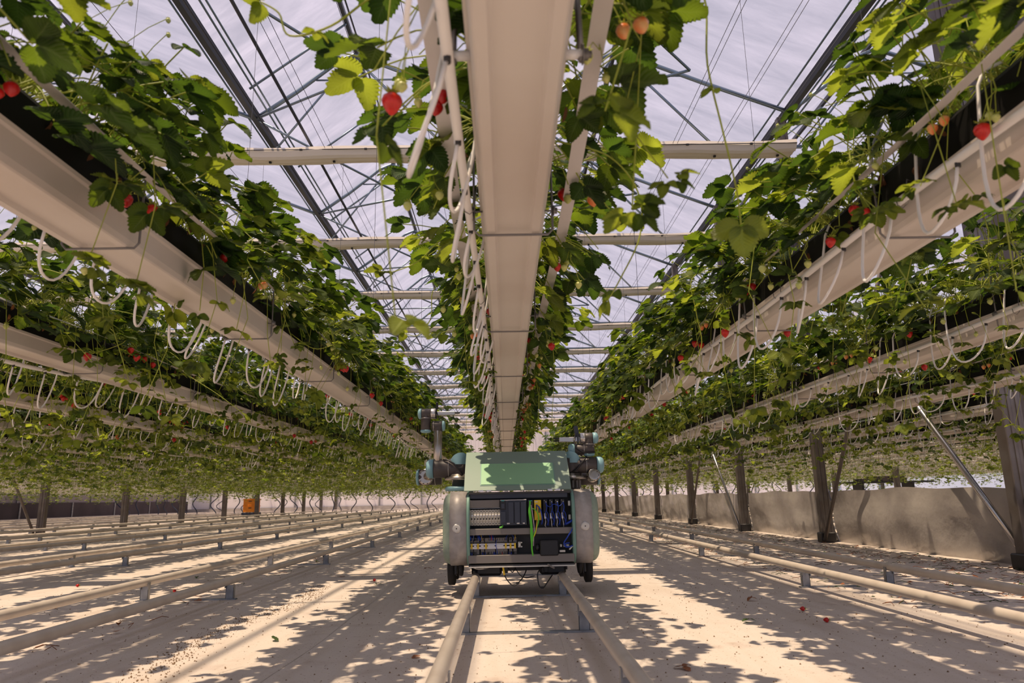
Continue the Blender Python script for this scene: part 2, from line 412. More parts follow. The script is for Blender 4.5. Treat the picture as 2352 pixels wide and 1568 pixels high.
for i in ROWS:
    X = GX(i); y0 = ystart(i); near = -4 <= i <= 5
    t = thing('growing_gutter', 'white hanging growing gutter with black substrate bags, ' + row_phrase(i), 'gutter', (X, y0, 0), 0, 'hanging growing gutters')
    g = MB(); g.extrude_y([(p[0], p[1]+GZ) for p in PROF], 0, YE-y0, n=1); g.build('channel', 'gutter', t)
    b = MB()
    if near:
        y = y0+.01; rr = random.Random(i)
        while y < 30:
            L = 1.0; hh = .188+rr.uniform(-.006, .006)
            pf = [(-.062, GZ+.02), (-.068, GZ+.09), (-.066, GZ+hh-.02), (-.05, GZ+hh), (.05, GZ+hh), (.066, GZ+hh-.02), (.068, GZ+.09), (.062, GZ+.02)]
            b.extrude_y(pf, y-y0, y-y0+L-.012, smooth=False); y += L
        b.extrude_y(pf, 30-y0, YE-y0)
    else:
        pf = [(-.062, GZ+.02), (-.068, GZ+.16), (-.05, GZ+.188), (.05, GZ+.188), (.068, GZ+.16), (.062, GZ+.02)]
        b.extrude_y(pf, 0, YE-y0)
    b.build('substrate_bag', 'bag', t)
    if i == -1:      # the nearest length is a wider sleeve that the next one slides into
        m = MB(); m.extrude_y([(q[0]*1.06, (q[1]-.036)*1.07+.035+GZ) for q in PROF], .2, 2.86-y0); m.build('joint_sleeve', 'gutter', t)
    if i == 0:
        m = MB()
        for s in (-1, 1):
            m.tube([(s*.075, 1.05-y0, GZ+.058), (s*.112, 1.05-y0, GZ+.058)], .0085, 14, 1)
            m.lathe((s*.108, 1.05-y0, GZ+.058), (s, 0, 0), [(0, .017), (.002, .017), (.003, .010), (.010, .010), (.011, .006), (.016, .006)], 14)
            m.tube([(s*.106, 1.05-y0, GZ+.045), (s*.104, 1.05-y0, GZ+.16), (s*.09, 1.05-y0, GZ+.30)], .0055, 8)
        m.build('hanger_bolt', ['wire', 'hose'], t)
    # support tapes on both sides
    if near:
        for s in (-1, 1):
            m = MB(); vs = []; fs = []; n = int((min(YE, 40)-y0)/.12); rr = random.Random(i*3+s)
            ph = rr.random()*9
            for j in range(n+1):
                y = (min(YE, 40)-y0)*j/n; ww = .0165; tw = .35+.25*math.sin(y*1.3+ph)
                cx = s*(.152+.006*math.sin(y*2+ph)); cz = GZ+.15+.008*math.sin(y*3.1+ph)
                vs += [(cx-ww*math.cos(tw), y, cz+s*ww*math.sin(tw)), (cx+ww*math.cos(tw), y, cz-s*ww*math.sin(tw)), (cx+ww*math.cos(tw), y, cz-s*ww*math.sin(tw)+.0012), (cx-ww*math.cos(tw), y, cz+s*ww*math.sin(tw)+.0012)]
            for j in range(n):
                for k in range(4): a = j*4; fs.append((a+k, a+(k+1) % 4, a+4+(k+1) % 4, a+4+k))
            m.add(vs, fs, 0, False); m.build('support_tape', 'tape', t)
    # wire hangers
    first = HOOK.get(i, (i*.37) % 1.07)
    hs = [first+1.07*k for k in range(-3, 40) if y0+.15 < first+1.07*k < (30 if near else 0)]
    for y in hs:
        m = MB(); hanger(0, y-y0, m); m.build('hanger_wire', 'wire', t)
    # long suspension wires up to the roof
    m = MB()
    y = 5.55 if y0 < 5 else 8.9
    while y < (60 if near else 40):
        if y > y0: m.tube([(0, y-y0, GZ+.3), (0, y-y0, 5.1)], .0022 if near else .004, 3, caps=False)
        y += 3.35
    if m.v: m.build('suspension_wire', 'wire', t)

# ------------------------------------------------------------------ irrigation pipes with drip loops
def loop_pts(r, y0):
    """one dripper loop in local coordinates, barb at the origin"""
    w_ = r.uniform(.12, .19); d = r.uniform(.12, .18); pts = []
    dx = r.uniform(-.06, -.01); tw = r.uniform(-.02, .01)
    top = .09+r.uniform(0, .05)
    for k in range(15):
        u = k/14; a = PI*u
        x = dx*math.sin(a)+tw*(u-.5)*2*math.sin(a*.5)+.01*max(0, (u-.6)/.4)**2
        y = w_*(.5-.5*math.cos(a))
        z = -d*math.sin(a)**.75 if u < .5 else -d*math.sin(a)**.75+top*((u-.5)*2)**2.2
        pts.append((x, y, z))
    pts.append((pts[-1][0]+.015, pts[-1][1]-.004, pts[-1][2]+.035)); pts.append((pts[-1][0]+.03, pts[-1][1]-.02, pts[-1][2]+.008))
    return pts
LOOPS = []
for v in range(9):
    r = random.Random(50+v); m = MB(); m.tube(loop_pts(r, 0), .0040, 8, mi=0)
    m.tube([(0, 0, .004), (0, 0, -.012)], .0062, 8, mi=1)
    me_o = m.build('drip_loop', ['hose', 'black']); LOOPS.append(me_o)
loop_used = [False]*len(LOOPS)
LP = [np.array(loop_pts(random.Random(80+v), 0))[[0, 2, 4, 6, 7, 8, 10, 12, 14]] for v in range(5)]
for i in ROWS:
    X = GX(i)-.108; y0 = ystart(i)+.05; near = -4 <= i <= 5
    t = thing('irrigation_pipe', 'white irrigation pipe with hanging dripper loops along the ' + row_phrase(i), 'irrigation pipe', (X, y0, GZ+.04), 0, 'irrigation pipes beside the gutters')
    rr = random.Random(i+200); ph = rr.random()*7; ph2 = rr.random()*7
    def pz(y): 
        s_ = max(0, math.sin(y*.55+ph))**8
        return .012*math.sin(y*2.2+ph2)-(.05*s_ if i < 0 else .018*s_)
    def px(y): return .004*math.sin(y*1.7+ph)
    m = MB(); n = int((YE-y0)/.2) if near else 12
    m.tube([(px((YE-y0)*j/n), (YE-y0)*j/n, pz((YE-y0)*j/n)) for j in range(n+1)], .0095, 10 if near else 5); m.build('pipe', 'hose', t)
    # clip hooks
    cnt = 0; y = .12
    if near:
        while cnt < 100:
            v = rr.randrange(len(LOOPS))
            if not loop_used[v]: o = LOOPS[v]; loop_used[v] = True
            else: o = LOOPS[v].copy(); C.objects.link(o)
            o.parent = t; o.location = (px(y), y, pz(y)-.006); o.rotation_euler = (0, 0, rr.uniform(-.35, .35))
            o.scale = (1, rr.uniform(.85, 1.25), rr.uniform(.75, 1.15))
            y += .25+rr.uniform(-.03, .03); cnt += 1
        for k in range(18):
            yy = .3+k*.83
            h = MB(); h.tube([(.03, yy, .055), (.02, yy, .06), (.014, yy, .03), (.013, yy, -.004), (0, yy, -.016), (-.013, yy, -.008), (-.015, yy, .008)], .0014, 5)
            h.build('pipe_hook', 'wire', t)
    Vs = []; Fs = []; off = 0
    while y+y0 < YE-.3:
        P = LP[rr.randrange(5)]*np.array([1, rr.uniform(.8, 1.3), rr.uniform(.8, 1.2)])+np.array([0, y, pz(y)])
        r_ = .0038 if y+y0 < 30 else .0045
        k = len(P); ring = np.array([[r_, 0, 0], [-r_*.5, r_*.87, 0], [-r_*.5, -r_*.87, 0]])
        V = (P[:, None, :]+ring[None]).reshape(-1, 3); F = []
        for j in range(k-1):
            for q in range(3): F.append((off+j*3+q, off+j*3+(q+1) % 3, off+(j+1)*3+(q+1) % 3, off+(j+1)*3+q))
        Vs.append(V); Fs += F; off += len(V); y += .25 if y+y0 < 40 else .42
    if Vs:
        o = bpy.data.objects.new('drip_loop', npmesh('drip_loop', np.concatenate(Vs), np.array(Fs), ['hose'])); C.objects.link(o); o.parent = t; o['kind'] = 'stuff'
# ------------------------------------------------------------------ strawberry plants
CROWN = GZ+.19
def leaflet(L, W, r, full=True):
    """leaflet grid in local frame: x along the midrib, y across, z up; serrated edge"""
    n = 20 if full else 4
    fold = r.uniform(.10, .38); droop = r.uniform(.12, .5); wav = r.uniform(0, .05)
    vs = []; fs = []
    for i in range(n+1):
        u = i/n
        wd = W*.5*(math.sin(PI*min(1, (u*.94+.03))**.80))**.62 if full else W*.5*[.0, .72, 1., .8, .0][i]
        tooth = (1.03 if i % 2 else .90) if full and 1 < i < n else 1
        x0 = L*u
        for j, v in enumerate((-1, -.55, 0, .55, 1) if full else (-1, 0, 1)):
            e = abs(v) == 1
            y = v*wd*(tooth if e else 1)
            x = x0+(L*.035*(1 if i % 2 else -1) if e and full and 0 < i < n else 0)-(abs(v)**2)*L*.02
            z = abs(y)*fold-droop*L*u*u+(wav*L*math.sin(u*9+v*2) if full else 0)
            vs.append((x, y, z))
    c = 5 if full else 3
    for i in range(n):
        for j in range(c-1): a = i*c+j; fs.append((a, a+1, a+c+1, a+c))
    return np.array(vs), fs

def frame(d, nrm):
    d = Vector(d).normalized(); nv = Vector(nrm); nv = (nv-d*nv.dot(d))
    if nv.length < 1e-4: nv = d.orthogonal()
    nv.normalize(); y = nv.cross(d)
    return np.array([d, y, nv])     # rows

def leaf_desc(r, pos, d, size, kind):
    """a trifoliate leaf: list of (pos, frame, L, W, material)"""
    d = Vector(d).normalized()
    nrm = Vector((r.uniform(-.35, .35), r.uniform(-.35, .35), 1))+Vector((d.x, d.y, 0))*.35
    Fm = frame(d, nrm); out = []
    X, Y, Z = [Vector(a) for a in Fm]
    for a, sz in ((0, 1.), (1.25, .92), (-1.25, .92)):
        dd = X*math.cos(a)+Y*math.sin(a)
        nn = Z+dd*r.uniform(-.1, .35)
        out.append((Vector(pos)+dd*size*.06, frame(dd, nn), size*sz*r.uniform(.92, 1.06), size*sz*r.uniform(.80, .95), kind))
    return out

def curve(p0, p1, sag, n):
    p0 = Vector(p0); p1 = Vector(p1)
    return [p0.lerp(p1, k/n)+Vector((0, 0, sag*math.sin(PI*k/n))) for k in range(n+1)]

def gen_plant(seed, nleaf=27, runner=True, trailing=False):
    r = random.Random(seed); L = []; stems = []; fruits = []
    for q in range(nleaf):
        sx = 1 if q % 2 else -1
        az = r.gauss(0, .65)
        out = r.uniform(.05, .37); hgt = r.uniform(.02, .30)*(1-out*1.2)+r.uniform(-.03, .06)
        if q < 8: hgt = r.uniform(-.10, .04); out = r.uniform(.13, .27)
        if q > nleaf-4: out = r.uniform(0, .1); hgt = r.uniform(.18, .34)
        p = Vector((sx*(out*math.cos(az)+.02), out*math.sin(az)*1.2+r.uniform(-.03, .03), hgt))
        size = r.uniform(.058, .092)*(.75 if r.random() < .25 else 1)
        kind = r.choices((0, 1, 2), (5, 6, 1.3))[0]
        p0 = (sx*.03, r.uniform(-.05, .05), -.005)
        stems.append((curve(p0, p, .05 if hgt < .1 else .02, 6), .0017, 0))
        dirv = Vector((sx*math.cos(az), math.sin(az), r.uniform(-.55, .25)))
        L += leaf_desc(r, p, dirv, size, kind)
    # fruit trusses over the edge of the gutter
    for q in range(r.choice((1, 1, 2))):
        sx = r.choice((-1, 1)); y = r.uniform(-.09, .09); xo = sx*r.uniform(.12, .20); zb = r.uniform(-.18, .02)
        bend = [Vector((sx*.04, y*.5, 0)), Vector((sx*.09, y*.7, .03)), Vector((xo*.9, y*.9, -.01)), Vector((xo, y, zb*.5)), Vector((xo, y+.01, zb))]
        stems.append((bend, .0013, 0))
        for b in range(r.choice((1, 2, 3))):
            e = Vector((xo+r.uniform(-.03, .05)*sx, y+r.uniform(-.05, .05), zb-r.uniform(.015, .06)))
            stems.append(([bend[3 if b % 2 else 4], (bend[4]+e)/2+Vector((0, 0, .015)), e], .0009, 0))
            k = r.choices((0, 1, 2), (1.6, .8, 3.4))[0]
            fruits.append((e, (r.uniform(.85, 1.2) if k == 0 else r.uniform(.7, 1.) if k == 1 else r.uniform(.35, .8)), k))
    # thin white/green flower stalks
    for q in range(2):
        sx = r.choice((-1, 1)); e = Vector((sx*r.uniform(.05, .28), r.uniform(-.1, .1), r.uniform(.12, .34)))
        stems.append((curve((sx*.02, 0, 0), e, .05, 5), .001, 0)); fruits.append((e, r.uniform(.25, .4), 2))
    # extra bare stalks
    for q in range(5):
        sx = r.choice((-1, 1)); e = Vector((sx*r.uniform(.08, .24), r.uniform(-.16, .16), r.uniform(-.14, .16)))
        stems.append((curve((sx*.03, 0, 0), e, .07, 5), .0013, 0))
    if runner:
        for q in range(9 if trailing else r.choice((2, 3, 4))):
            sx = r.choice((-1, 1)); ln = r.uniform(.08, .50); x = sx*r.uniform(.10, .26); y = r.uniform(-.1, .1)
            pts = [Vector((sx*.04, 0, 0)), Vector((x*.7, y*.5, .05)), Vector((x, y, -.02)), Vector((x+r.uniform(-.04, .04), y+r.uniform(-.05, .05), -.02-ln*.5)), Vector((x+r.uniform(-.06, .06), y+r.uniform(-.1, .1), -.02-ln))]
            stems.append((pts, .0013, 0))
            for e in pts[-2:] if r.random() < (.9 if trailing else .5) else pts[-1:]:
                for a in range(r.choice((1, 2, 3))):
                    dv = Vector((r.uniform(-1, 1), r.uniform(-1, 1), r.uniform(-.6, .4)))
                    L += leaf_desc(r, e+dv.normalized()*.02, dv, r.uniform(.024, .052), r.choice((2, 2, 0)))
    # dry bracts near the bag
    for q in range(3):
        sx = r.choice((-1, 1)); p = Vector((sx*r.uniform(.07, .1), r.uniform(-.1, .1), r.uniform(-.07, .0)))
        if r.random() < .5: L.append((p, frame((r.uniform(-.3, .3), r.uniform(-.3, .3), -1), (sx, .2, .1)), .03, .02, 3))
    return L, stems, fruits

def berry_mesh(mi):
    m = MB(); pr = [(0, .001), (.0015, .006), (.006, .0125), (.012, .0148), (.019, .0128), (.026, .0085), (.031, .0035), (.0325, .0008)]
    m.lathe((0, 0, -.002), (0, 0, -1), pr, 14, 0); o = m.build('strawberry', [mi]); m = MB()
    for k in range(7):
        a = 2*PI*k/7; c, s = math.cos(a), math.sin(a)
        m.add([(-s*.003, c*.003, 0), (s*.003, -c*.003, 0), (c*.008+s*.0028, s*.008-c*.0028, -.0008), (c*.015, s*.015, .003), (c*.008-s*.0028, s*.008+c*.0028, -.0008)], [(0, 1, 2, 3, 4)], 0)
    m.tube([(0, 0, -.002), (0, 0, .008)], .0011, 5, 0); c = m.build('calyx', ['stem'], o)
    return o, c
BERRY = [berry_mesh('red'), berry_mesh('orange'), berry_mesh('pale')]
BL = ['ripe red strawberry', 'half-ripe orange strawberry', 'unripe pale green strawberry']
BU = [False]*3
def copy_pair(o, c):
    o2 = o.copy(); C.objects.link(o2); c2 = c.copy(); C.objects.link(c2); c2.parent = o2; return o2
def put_berry(k, parent, loc, sc, rz, tilt=0):
    if not BU[k]: o = BERRY[k][0]; BU[k] = True
    else: o = copy_pair(*BERRY[k])
    o.parent = parent; o.location = loc; o.scale = (sc, sc, sc*1.02); o.rotation_euler = (tilt, tilt*.5, rz)
    if parent is not None: o['label'] = BL[k]
    return o
LM = ['leaf', 'leafd', 'leafy', 'dry']
LGRID = np.array([(i/20, v) for i in range(21) for v in (-1, -.55, 0, .55, 1)])
def add_uv(me, nleaf_verts=105):
    n = len(me.vertices)//nleaf_verts; uvv = np.tile(LGRID, (n, 1)); li = np.empty(len(me.loops), np.int32); me.loops.foreach_get('vertex_index', li)
    u = me.uv_layers.new(name='vein'); u.data.foreach_set('uv', uvv[li].astype(np.float32).ravel())
def foliage_np(L, r, lod):
    """arrays for all leaflets"""
    Vs = []; Fs = []; Ms = []; off = 0
    for (p, fm, ln, wd, kd) in L:
        if lod < 2: v, f = leaflet(ln, wd, r, lod == 0)
        else:
            v = np.array([(0, 0, 0), (ln*.55, -wd*.48, ln*.05), (ln, 0, -ln*.15), (ln*.55, wd*.48, ln*.05)]); f = [(0, 1, 2, 3)]
        V = v@fm+np.array(p); Vs.append(V); Fs += [tuple(a+off for a in q) for q in f]; Ms += [kd]*len(f); off += len(V)
    return np.concatenate(Vs), np.array(Fs), np.array(Ms)
def stems_np(ST, n):
    Vs = []; Fs = []; off = 0
    for pts, rad, _ in ST:
        P = np.array([tuple(q) for q in pts]); 
        if len(P) > 4 and n == 3: P = P[[0, len(P)//2, -1]]
        k = len(P)
        t = np.gradient(P, axis=0); t /= np.linalg.norm(t, axis=1)[:, None]+1e-9
        a = np.cross(t, np.array([.31, .2, .93])); a /= np.linalg.norm(a, axis=1)[:, None]+1e-9; b = np.cross(a, t)
        th = np.arange(n)*2*PI/n
        V = P[:, None]+(a[:, None]*np.cos(th)[None, :, None]+b[:, None]*np.sin(th)[None, :, None])*rad
        Vs.append(V.reshape(-1, 3))
        for j in range(k-1):
            for q in range(n): Fs.append((off+j*n+q, off+j*n+(q+1) % n, off+(j+1)*n+(q+1) % n, off+(j+1)*n+q))
        off += k*n
    return np.concatenate(Vs), np.array(Fs)

NV = 15
VAR = [gen_plant(300+v, 27, v > 3, v > 11) for v in range(NV)]      # the first four trail no runners
PROTO = []
for v, (L, ST, FR) in enumerate(VAR):
    root = bpy.data.objects.new('strawberry_plant', None); C.objects.link(root); root.empty_display_size = .05
    V, F, Mi = foliage_np(L, random.Random(v), 0)
    o = bpy.data.objects.new('leaves', npmesh('leaves', V, F, LM, Mi, True)); add_uv(o.data); C.objects.link(o); o.parent = root
    V, F = stems_np(ST, 6); o = bpy.data.objects.new('stems', npmesh('stems', V, F, ['stem'], None, True)); C.objects.link(o); o.parent = root
    for (p, sc, k) in FR: put_berry(k, root, p, sc, v+sc*9, .15)
    PROTO.append(root)
pused = [False]*NV
KIDS = {}; SUB = {}
for o in bpy.data.objects:
    if o.parent is not None and o.name.startswith('calyx'): SUB.setdefault(o.parent.name, []).append(o)
for o in bpy.data.objects:
    if o.parent is not None and o.parent.name.startswith('strawberry_plant'): KIDS.setdefault(o.parent.name, []).append(o)
def put_plant(v, loc, rz, sc, label, group):
    if not pused[v]: root = PROTO[v]; pused[v] = True
    else:
        root = PROTO[v].copy(); C.objects.link(root)
        for ch in KIDS[PROTO[v].name]:
            c = ch.copy(); C.objects.link(c); c.parent = root
            for g in SUB.get(ch.name, ()): d = g.copy(); C.objects.link(d); d.parent = c
    root.location = loc; root.rotation_euler = (0, 0, rz); root.scale = (sc, sc, sc)
    tag(root, label, 'strawberry plant', group)
NEARN = {0: 62, -1: 60, 1: 60, -2: 34, 2: 34, -3: 22, 3: 22}
PSTEP = .165
LASTY = {}
pr = random.Random(99)
stretch = ['nearest the camera', 'halfway to the robot', 'beside the robot', 'beyond the robot']
for i, n in NEARN.items():
    ys_ = {0: .55, -1: .35, 1: .35}.get(i, abs(GX(i))/.80-.5)
    for k in range(n):
        y = ys_+(PSTEP*k if i else (.25*k if k < 9 else 2.25+PSTEP*(k-9)))+pr.uniform(-.03, .03)
        put_plant(pr.choice((0, 1, 2, 3, 5, 8)) if i == 0 else pr.choice((1, 3)+tuple(range(4, 12))+((12, 13, 14)*3 if i < -1 else ())), (GX(i)+pr.uniform(-.01, .01), y, CROWN), pr.choice((0, PI))+pr.uniform(-.3, .3), pr.uniform(.9, 1.12),
                  'leafy strawberry plant in the %s, %s from the camera end' % (row_phrase(i).replace(' above the robot', ''), ordw(k+1)), 'strawberry plants in the %s' % row_phrase(i))
    LASTY[i] = y+PSTEP

# the thousands of plants further along the rows
def stuff_plants():
    r = random.Random(5); lists = {1: [[] for _ in range(NV)], 2: [[] for _ in range(NV)]}
    fr = []
    for i in ROWS:
        X = GX(i); y = LASTY.get(i, max(ystart(i)+.45, abs(X)/.80-1.0))
        while y < YE-.3:
            d = math.hypot(X, y)
            lod = 1 if d < 13 else 2
            st = PSTEP if d < 16 else .24 if d < 32 else .42 if d < 50 else .6
            sc = r.uniform(.9, 1.12)*(1 if d < 16 else 1.12 if d < 32 else 1.35 if d < 50 else 1.6)
            if i < -10 and r.random() < .6: y += st; continue
            v = r.choice((12, 13, 14)) if (i < -1 and r.random() < .75) else r.randrange(12 if i < 2 else NV); lists[lod][v].append((X, y, CROWN, r.choice((0, PI))+r.uniform(-.3, .3), sc if lod == 1 else sc*1.02))
            if d < 40:
                for (p, s, k) in VAR[v][2]:
                    if r.random() < (1 if d < 18 else .5): fr.append((X+p[0], y+p[1], CROWN+p[2], s*(1 if d < 20 else 1.5), k))
            y += st
    for lod in (1, 2):
        Vs = []; Fs = []; Ms = []; off = 0
        for v in range(NV):
            T = np.array(lists[lod][v])
            if not len(T): continue
            V, F, Mi = foliage_np(VAR[v][0], random.Random(v), lod)
            V2, F2 = stems_np(VAR[v][1], 3)
            nv = len(V); V = np.concatenate([V, V2]); F = np.concatenate([F, F2+nv]); Mi = np.concatenate([Mi, np.full(len(F2), 4)])
            if lod == 2:
                keep = (Mi != 4) | (np.arange(len(F)) % 2 == 0); F = F[keep]; Mi = Mi[keep]
            c = np.cos(T[:, 3])*T[:, 4]; s = np.sin(T[:, 3])*T[:, 4]
            W = np.empty((len(T), len(V), 3))
            W[:, :, 0] = c[:, None]*V[None, :, 0]-s[:, None]*V[None, :, 1]+T[:, 0:1]
            W[:, :, 1] = s[:, None]*V[None, :, 0]+c[:, None]*V[None, :, 1]+T[:, 1:2]
            W[:, :, 2] = T[:, 4:5]*V[None, :, 2]+T[:, 2:3]
            FF = F[None]+(np.arange(len(T))*len(V))[:, None, None]+off
            Vs.append(W.reshape(-1, 3)); Fs.append(FF.reshape(-1, 4)); Ms.append(np.tile(Mi, len(T))); off += W.shape[0]*W.shape[1]
        me = npmesh('strawberry_foliage', np.concatenate(Vs), np.concatenate(Fs), LM+['stem'], np.concatenate(Ms), lod == 1)
        uu = me.uv_layers.new(name='vein'); uu.data.foreach_set('uv', np.full(len(me.loops)*2, .5, np.float32))
        o = bpy.data.objects.new('strawberry_foliage', me); C.objects.link(o)
        tag(o, 'dense strawberry foliage further along the hanging gutters' if lod == 1 else 'far strawberry foliage in the distant rows of gutters', 'foliage', kind='stuff')
    # fruit in the far rows
    A = np.array(fr); base = np.array([(0, 0, 0), (.013, 0, -.011), (0, .013, -.011), (-.013, 0, -.011), (0, -.013, -.011), (0, 0, -.033)])
    F0 = np.array([(0, 1, 2, 0), (0, 2, 3, 0)])
    bq = []
    for k in range(4):
        a = 1+k; b = 1+(k+1) % 4; bq.append((0, a, 5, b))
    W = A[:, None, 0:3]+base[None]*A[:, 3][:, None, None]
    FF = np.array(bq)[None]+(np.arange(len(A))*6)[:, None, None]
    me = npmesh('strawberries', W.reshape(-1, 3), FF.reshape(-1, 4), ['red', 'orange', 'pale'], np.repeat(A[:, 4].astype(int), 4), True)
    o = bpy.data.objects.new('strawberries', me); C.objects.link(o)
    tag(o, 'small red and unripe strawberries hanging in the distant rows', 'strawberries', kind='stuff')
stuff_plants()

# long runners that trail in front of the gutters near the camera
HERO = [
    (0, [(0.422, 1.3, 1.656), (0.43, 1.3, 1.46), (0.449, 1.3, 1.313), (0.465, 1.3, 1.191), (0.468, 1.3, 1.113)]),
    (0, [(0.269, 1.6, 1.412), (0.333, 1.6, 1.319), (0.332, 1.6, 1.208), (0.279, 1.6, 1.1), (0.246, 1.6, 1.047)]),
    (0, [(-0.227, 1.15, 1.514), (-0.305, 1.15, 1.451), (-0.379, 1.15, 1.432), (-0.401, 1.15, 1.479), (-0.435, 1.15, 1.503)]),
    (-1, [(-1.063, 2.3, 1.609), (-1.085, 2.3, 1.467), (-1.083, 2.3, 1.344), (-1.094, 2.3, 1.23)]),
    (-2, [(-2.089, 3.3, 1.567), (-2.158, 3.3, 1.45), (-2.263, 3.3, 1.315), (-2.354, 3.3, 1.161)]),
    (-2, [(-1.834, 3.4, 1.393), (-2.016, 3.4, 1.32), (-2.18, 3.4, 1.291), (-2.366, 3.4, 1.277)]),
    (-2, [(-1.954, 3.9, 1.457), (-1.749, 3.9, 1.306), (-1.574, 3.9, 1.193), (-1.424, 3.9, 1.082)]),
    (1, [(1.183, 1.6, 1.687), (1.117, 1.6, 1.565), (1.099, 1.6, 1.434), (1.099, 1.6, 1.307)]),
    (1, [(0.86, 1.9, 1.508), (0.974, 1.9, 1.502), (1.087, 1.9, 1.491), (1.215, 1.9, 1.498)]),
    (2, [(2.303, 3.9, 2.003), (2.223, 3.9, 1.637), (2.155, 3.9, 1.285), (2.056, 3.9, 0.994)]),
    (-1, [(-1.137, 3.2, 1.47), (-0.992, 3.2, 1.374), (-0.868, 3.2, 1.29), (-0.769, 3.2, 1.309)]),
    (1, [(0.841, 3.0, 1.532), (0.848, 3.0, 1.373), (0.856, 3.0, 1.218), (0.751, 3.0, 1.067)]),
    (-1, [(-0.915, 1.7, 1.432), (-0.834, 1.7, 1.401), (-0.78, 1.7, 1.418), (-0.754, 1.7, 1.435)]),
    (0, [(-0.211, 2.4, 1.506), (-0.295, 2.4, 1.426), (-0.387, 2.4, 1.388), (-0.43, 2.4, 1.393)]),
    (0, [(-0.282, 2.9, 1.481), (-0.3, 2.9, 1.348), (-0.354, 2.9, 1.274), (-0.408, 2.9, 1.284)]),
    (-3, [(-2.801, 4.6, 1.474), (-2.915, 4.6, 1.248), (-2.975, 4.6, 1.053), (-3.068, 4.6, 0.917)]),
    (-2, [(-2.267, 4.4, 1.652), (-2.288, 4.4, 1.292), (-2.326, 4.4, 1.131), (-2.448, 4.4, 1.026)]),
]
def smooth(pts, n=6):
    V = [Vector(q) for q in pts]; P = []
    for i in range(len(V)-1):
        a = V[max(i-1, 0)]; b = V[i]; c = V[i+1]; d = V[min(i+2, len(V)-1)]
        for k in range(n):
            t = k/n; P.append(.5*((2*b)+(c-a)*t+(2*a-5*b+4*c-d)*t*t+(3*b-a-3*c+d)*t**3))
    P.append(V[-1]); return P
bpy.context.view_layer.update()
ROOTS = [o for o in bpy.data.objects if o.name.startswith('strawberry_plant')]
for k, (row, pts) in enumerate(HERO):
    rr = random.Random(k+40); y0 = sum(q[1] for q in pts)/len(pts); X0 = GX(row)
    side = 1 if pts[0][0] > X0 else -1
    root = min((o for o in ROOTS if abs(o.location.x-X0) < .1), key=lambda o: abs(o.location.y-y0))
    full = [(root.location.x+side*.02, root.location.y, CROWN), ((pts[0][0]+X0)/2, (pts[0][1]+root.location.y)/2, max(CROWN+.05, pts[0][2]+.04) if row else pts[0][2]+.03)]+list(pts)
    inv = root.matrix_basis.inverted(); P = [inv @ q for q in smooth(full)]
    m = MB(); m.tube(P, [.0024-.0009*j/len(P) for j in range(len(P))], 7); o = m.build('runner', 'stem', root)
    L = leaf_desc(rr, P[-1], P[-1]-P[-3], .045 if k % 3 else .06, 2)
    q = P[len(P)//2+2]; L += leaf_desc(rr, q, (rr.uniform(-1, 1), rr.uniform(-1, 1), .3), .026, 2)
    if k % 2: L += leaf_desc(rr, P[-4], (rr.uniform(-1, 1), rr.uniform(-1, 1), -.2), .035, 0)
    V, F, Mi = foliage_np(L, rr, 0); l = bpy.data.objects.new('runner_leaves', npmesh('runner_leaves', V, F, LM, Mi, True)); add_uv(l.data); C.objects.link(l); l.parent = o
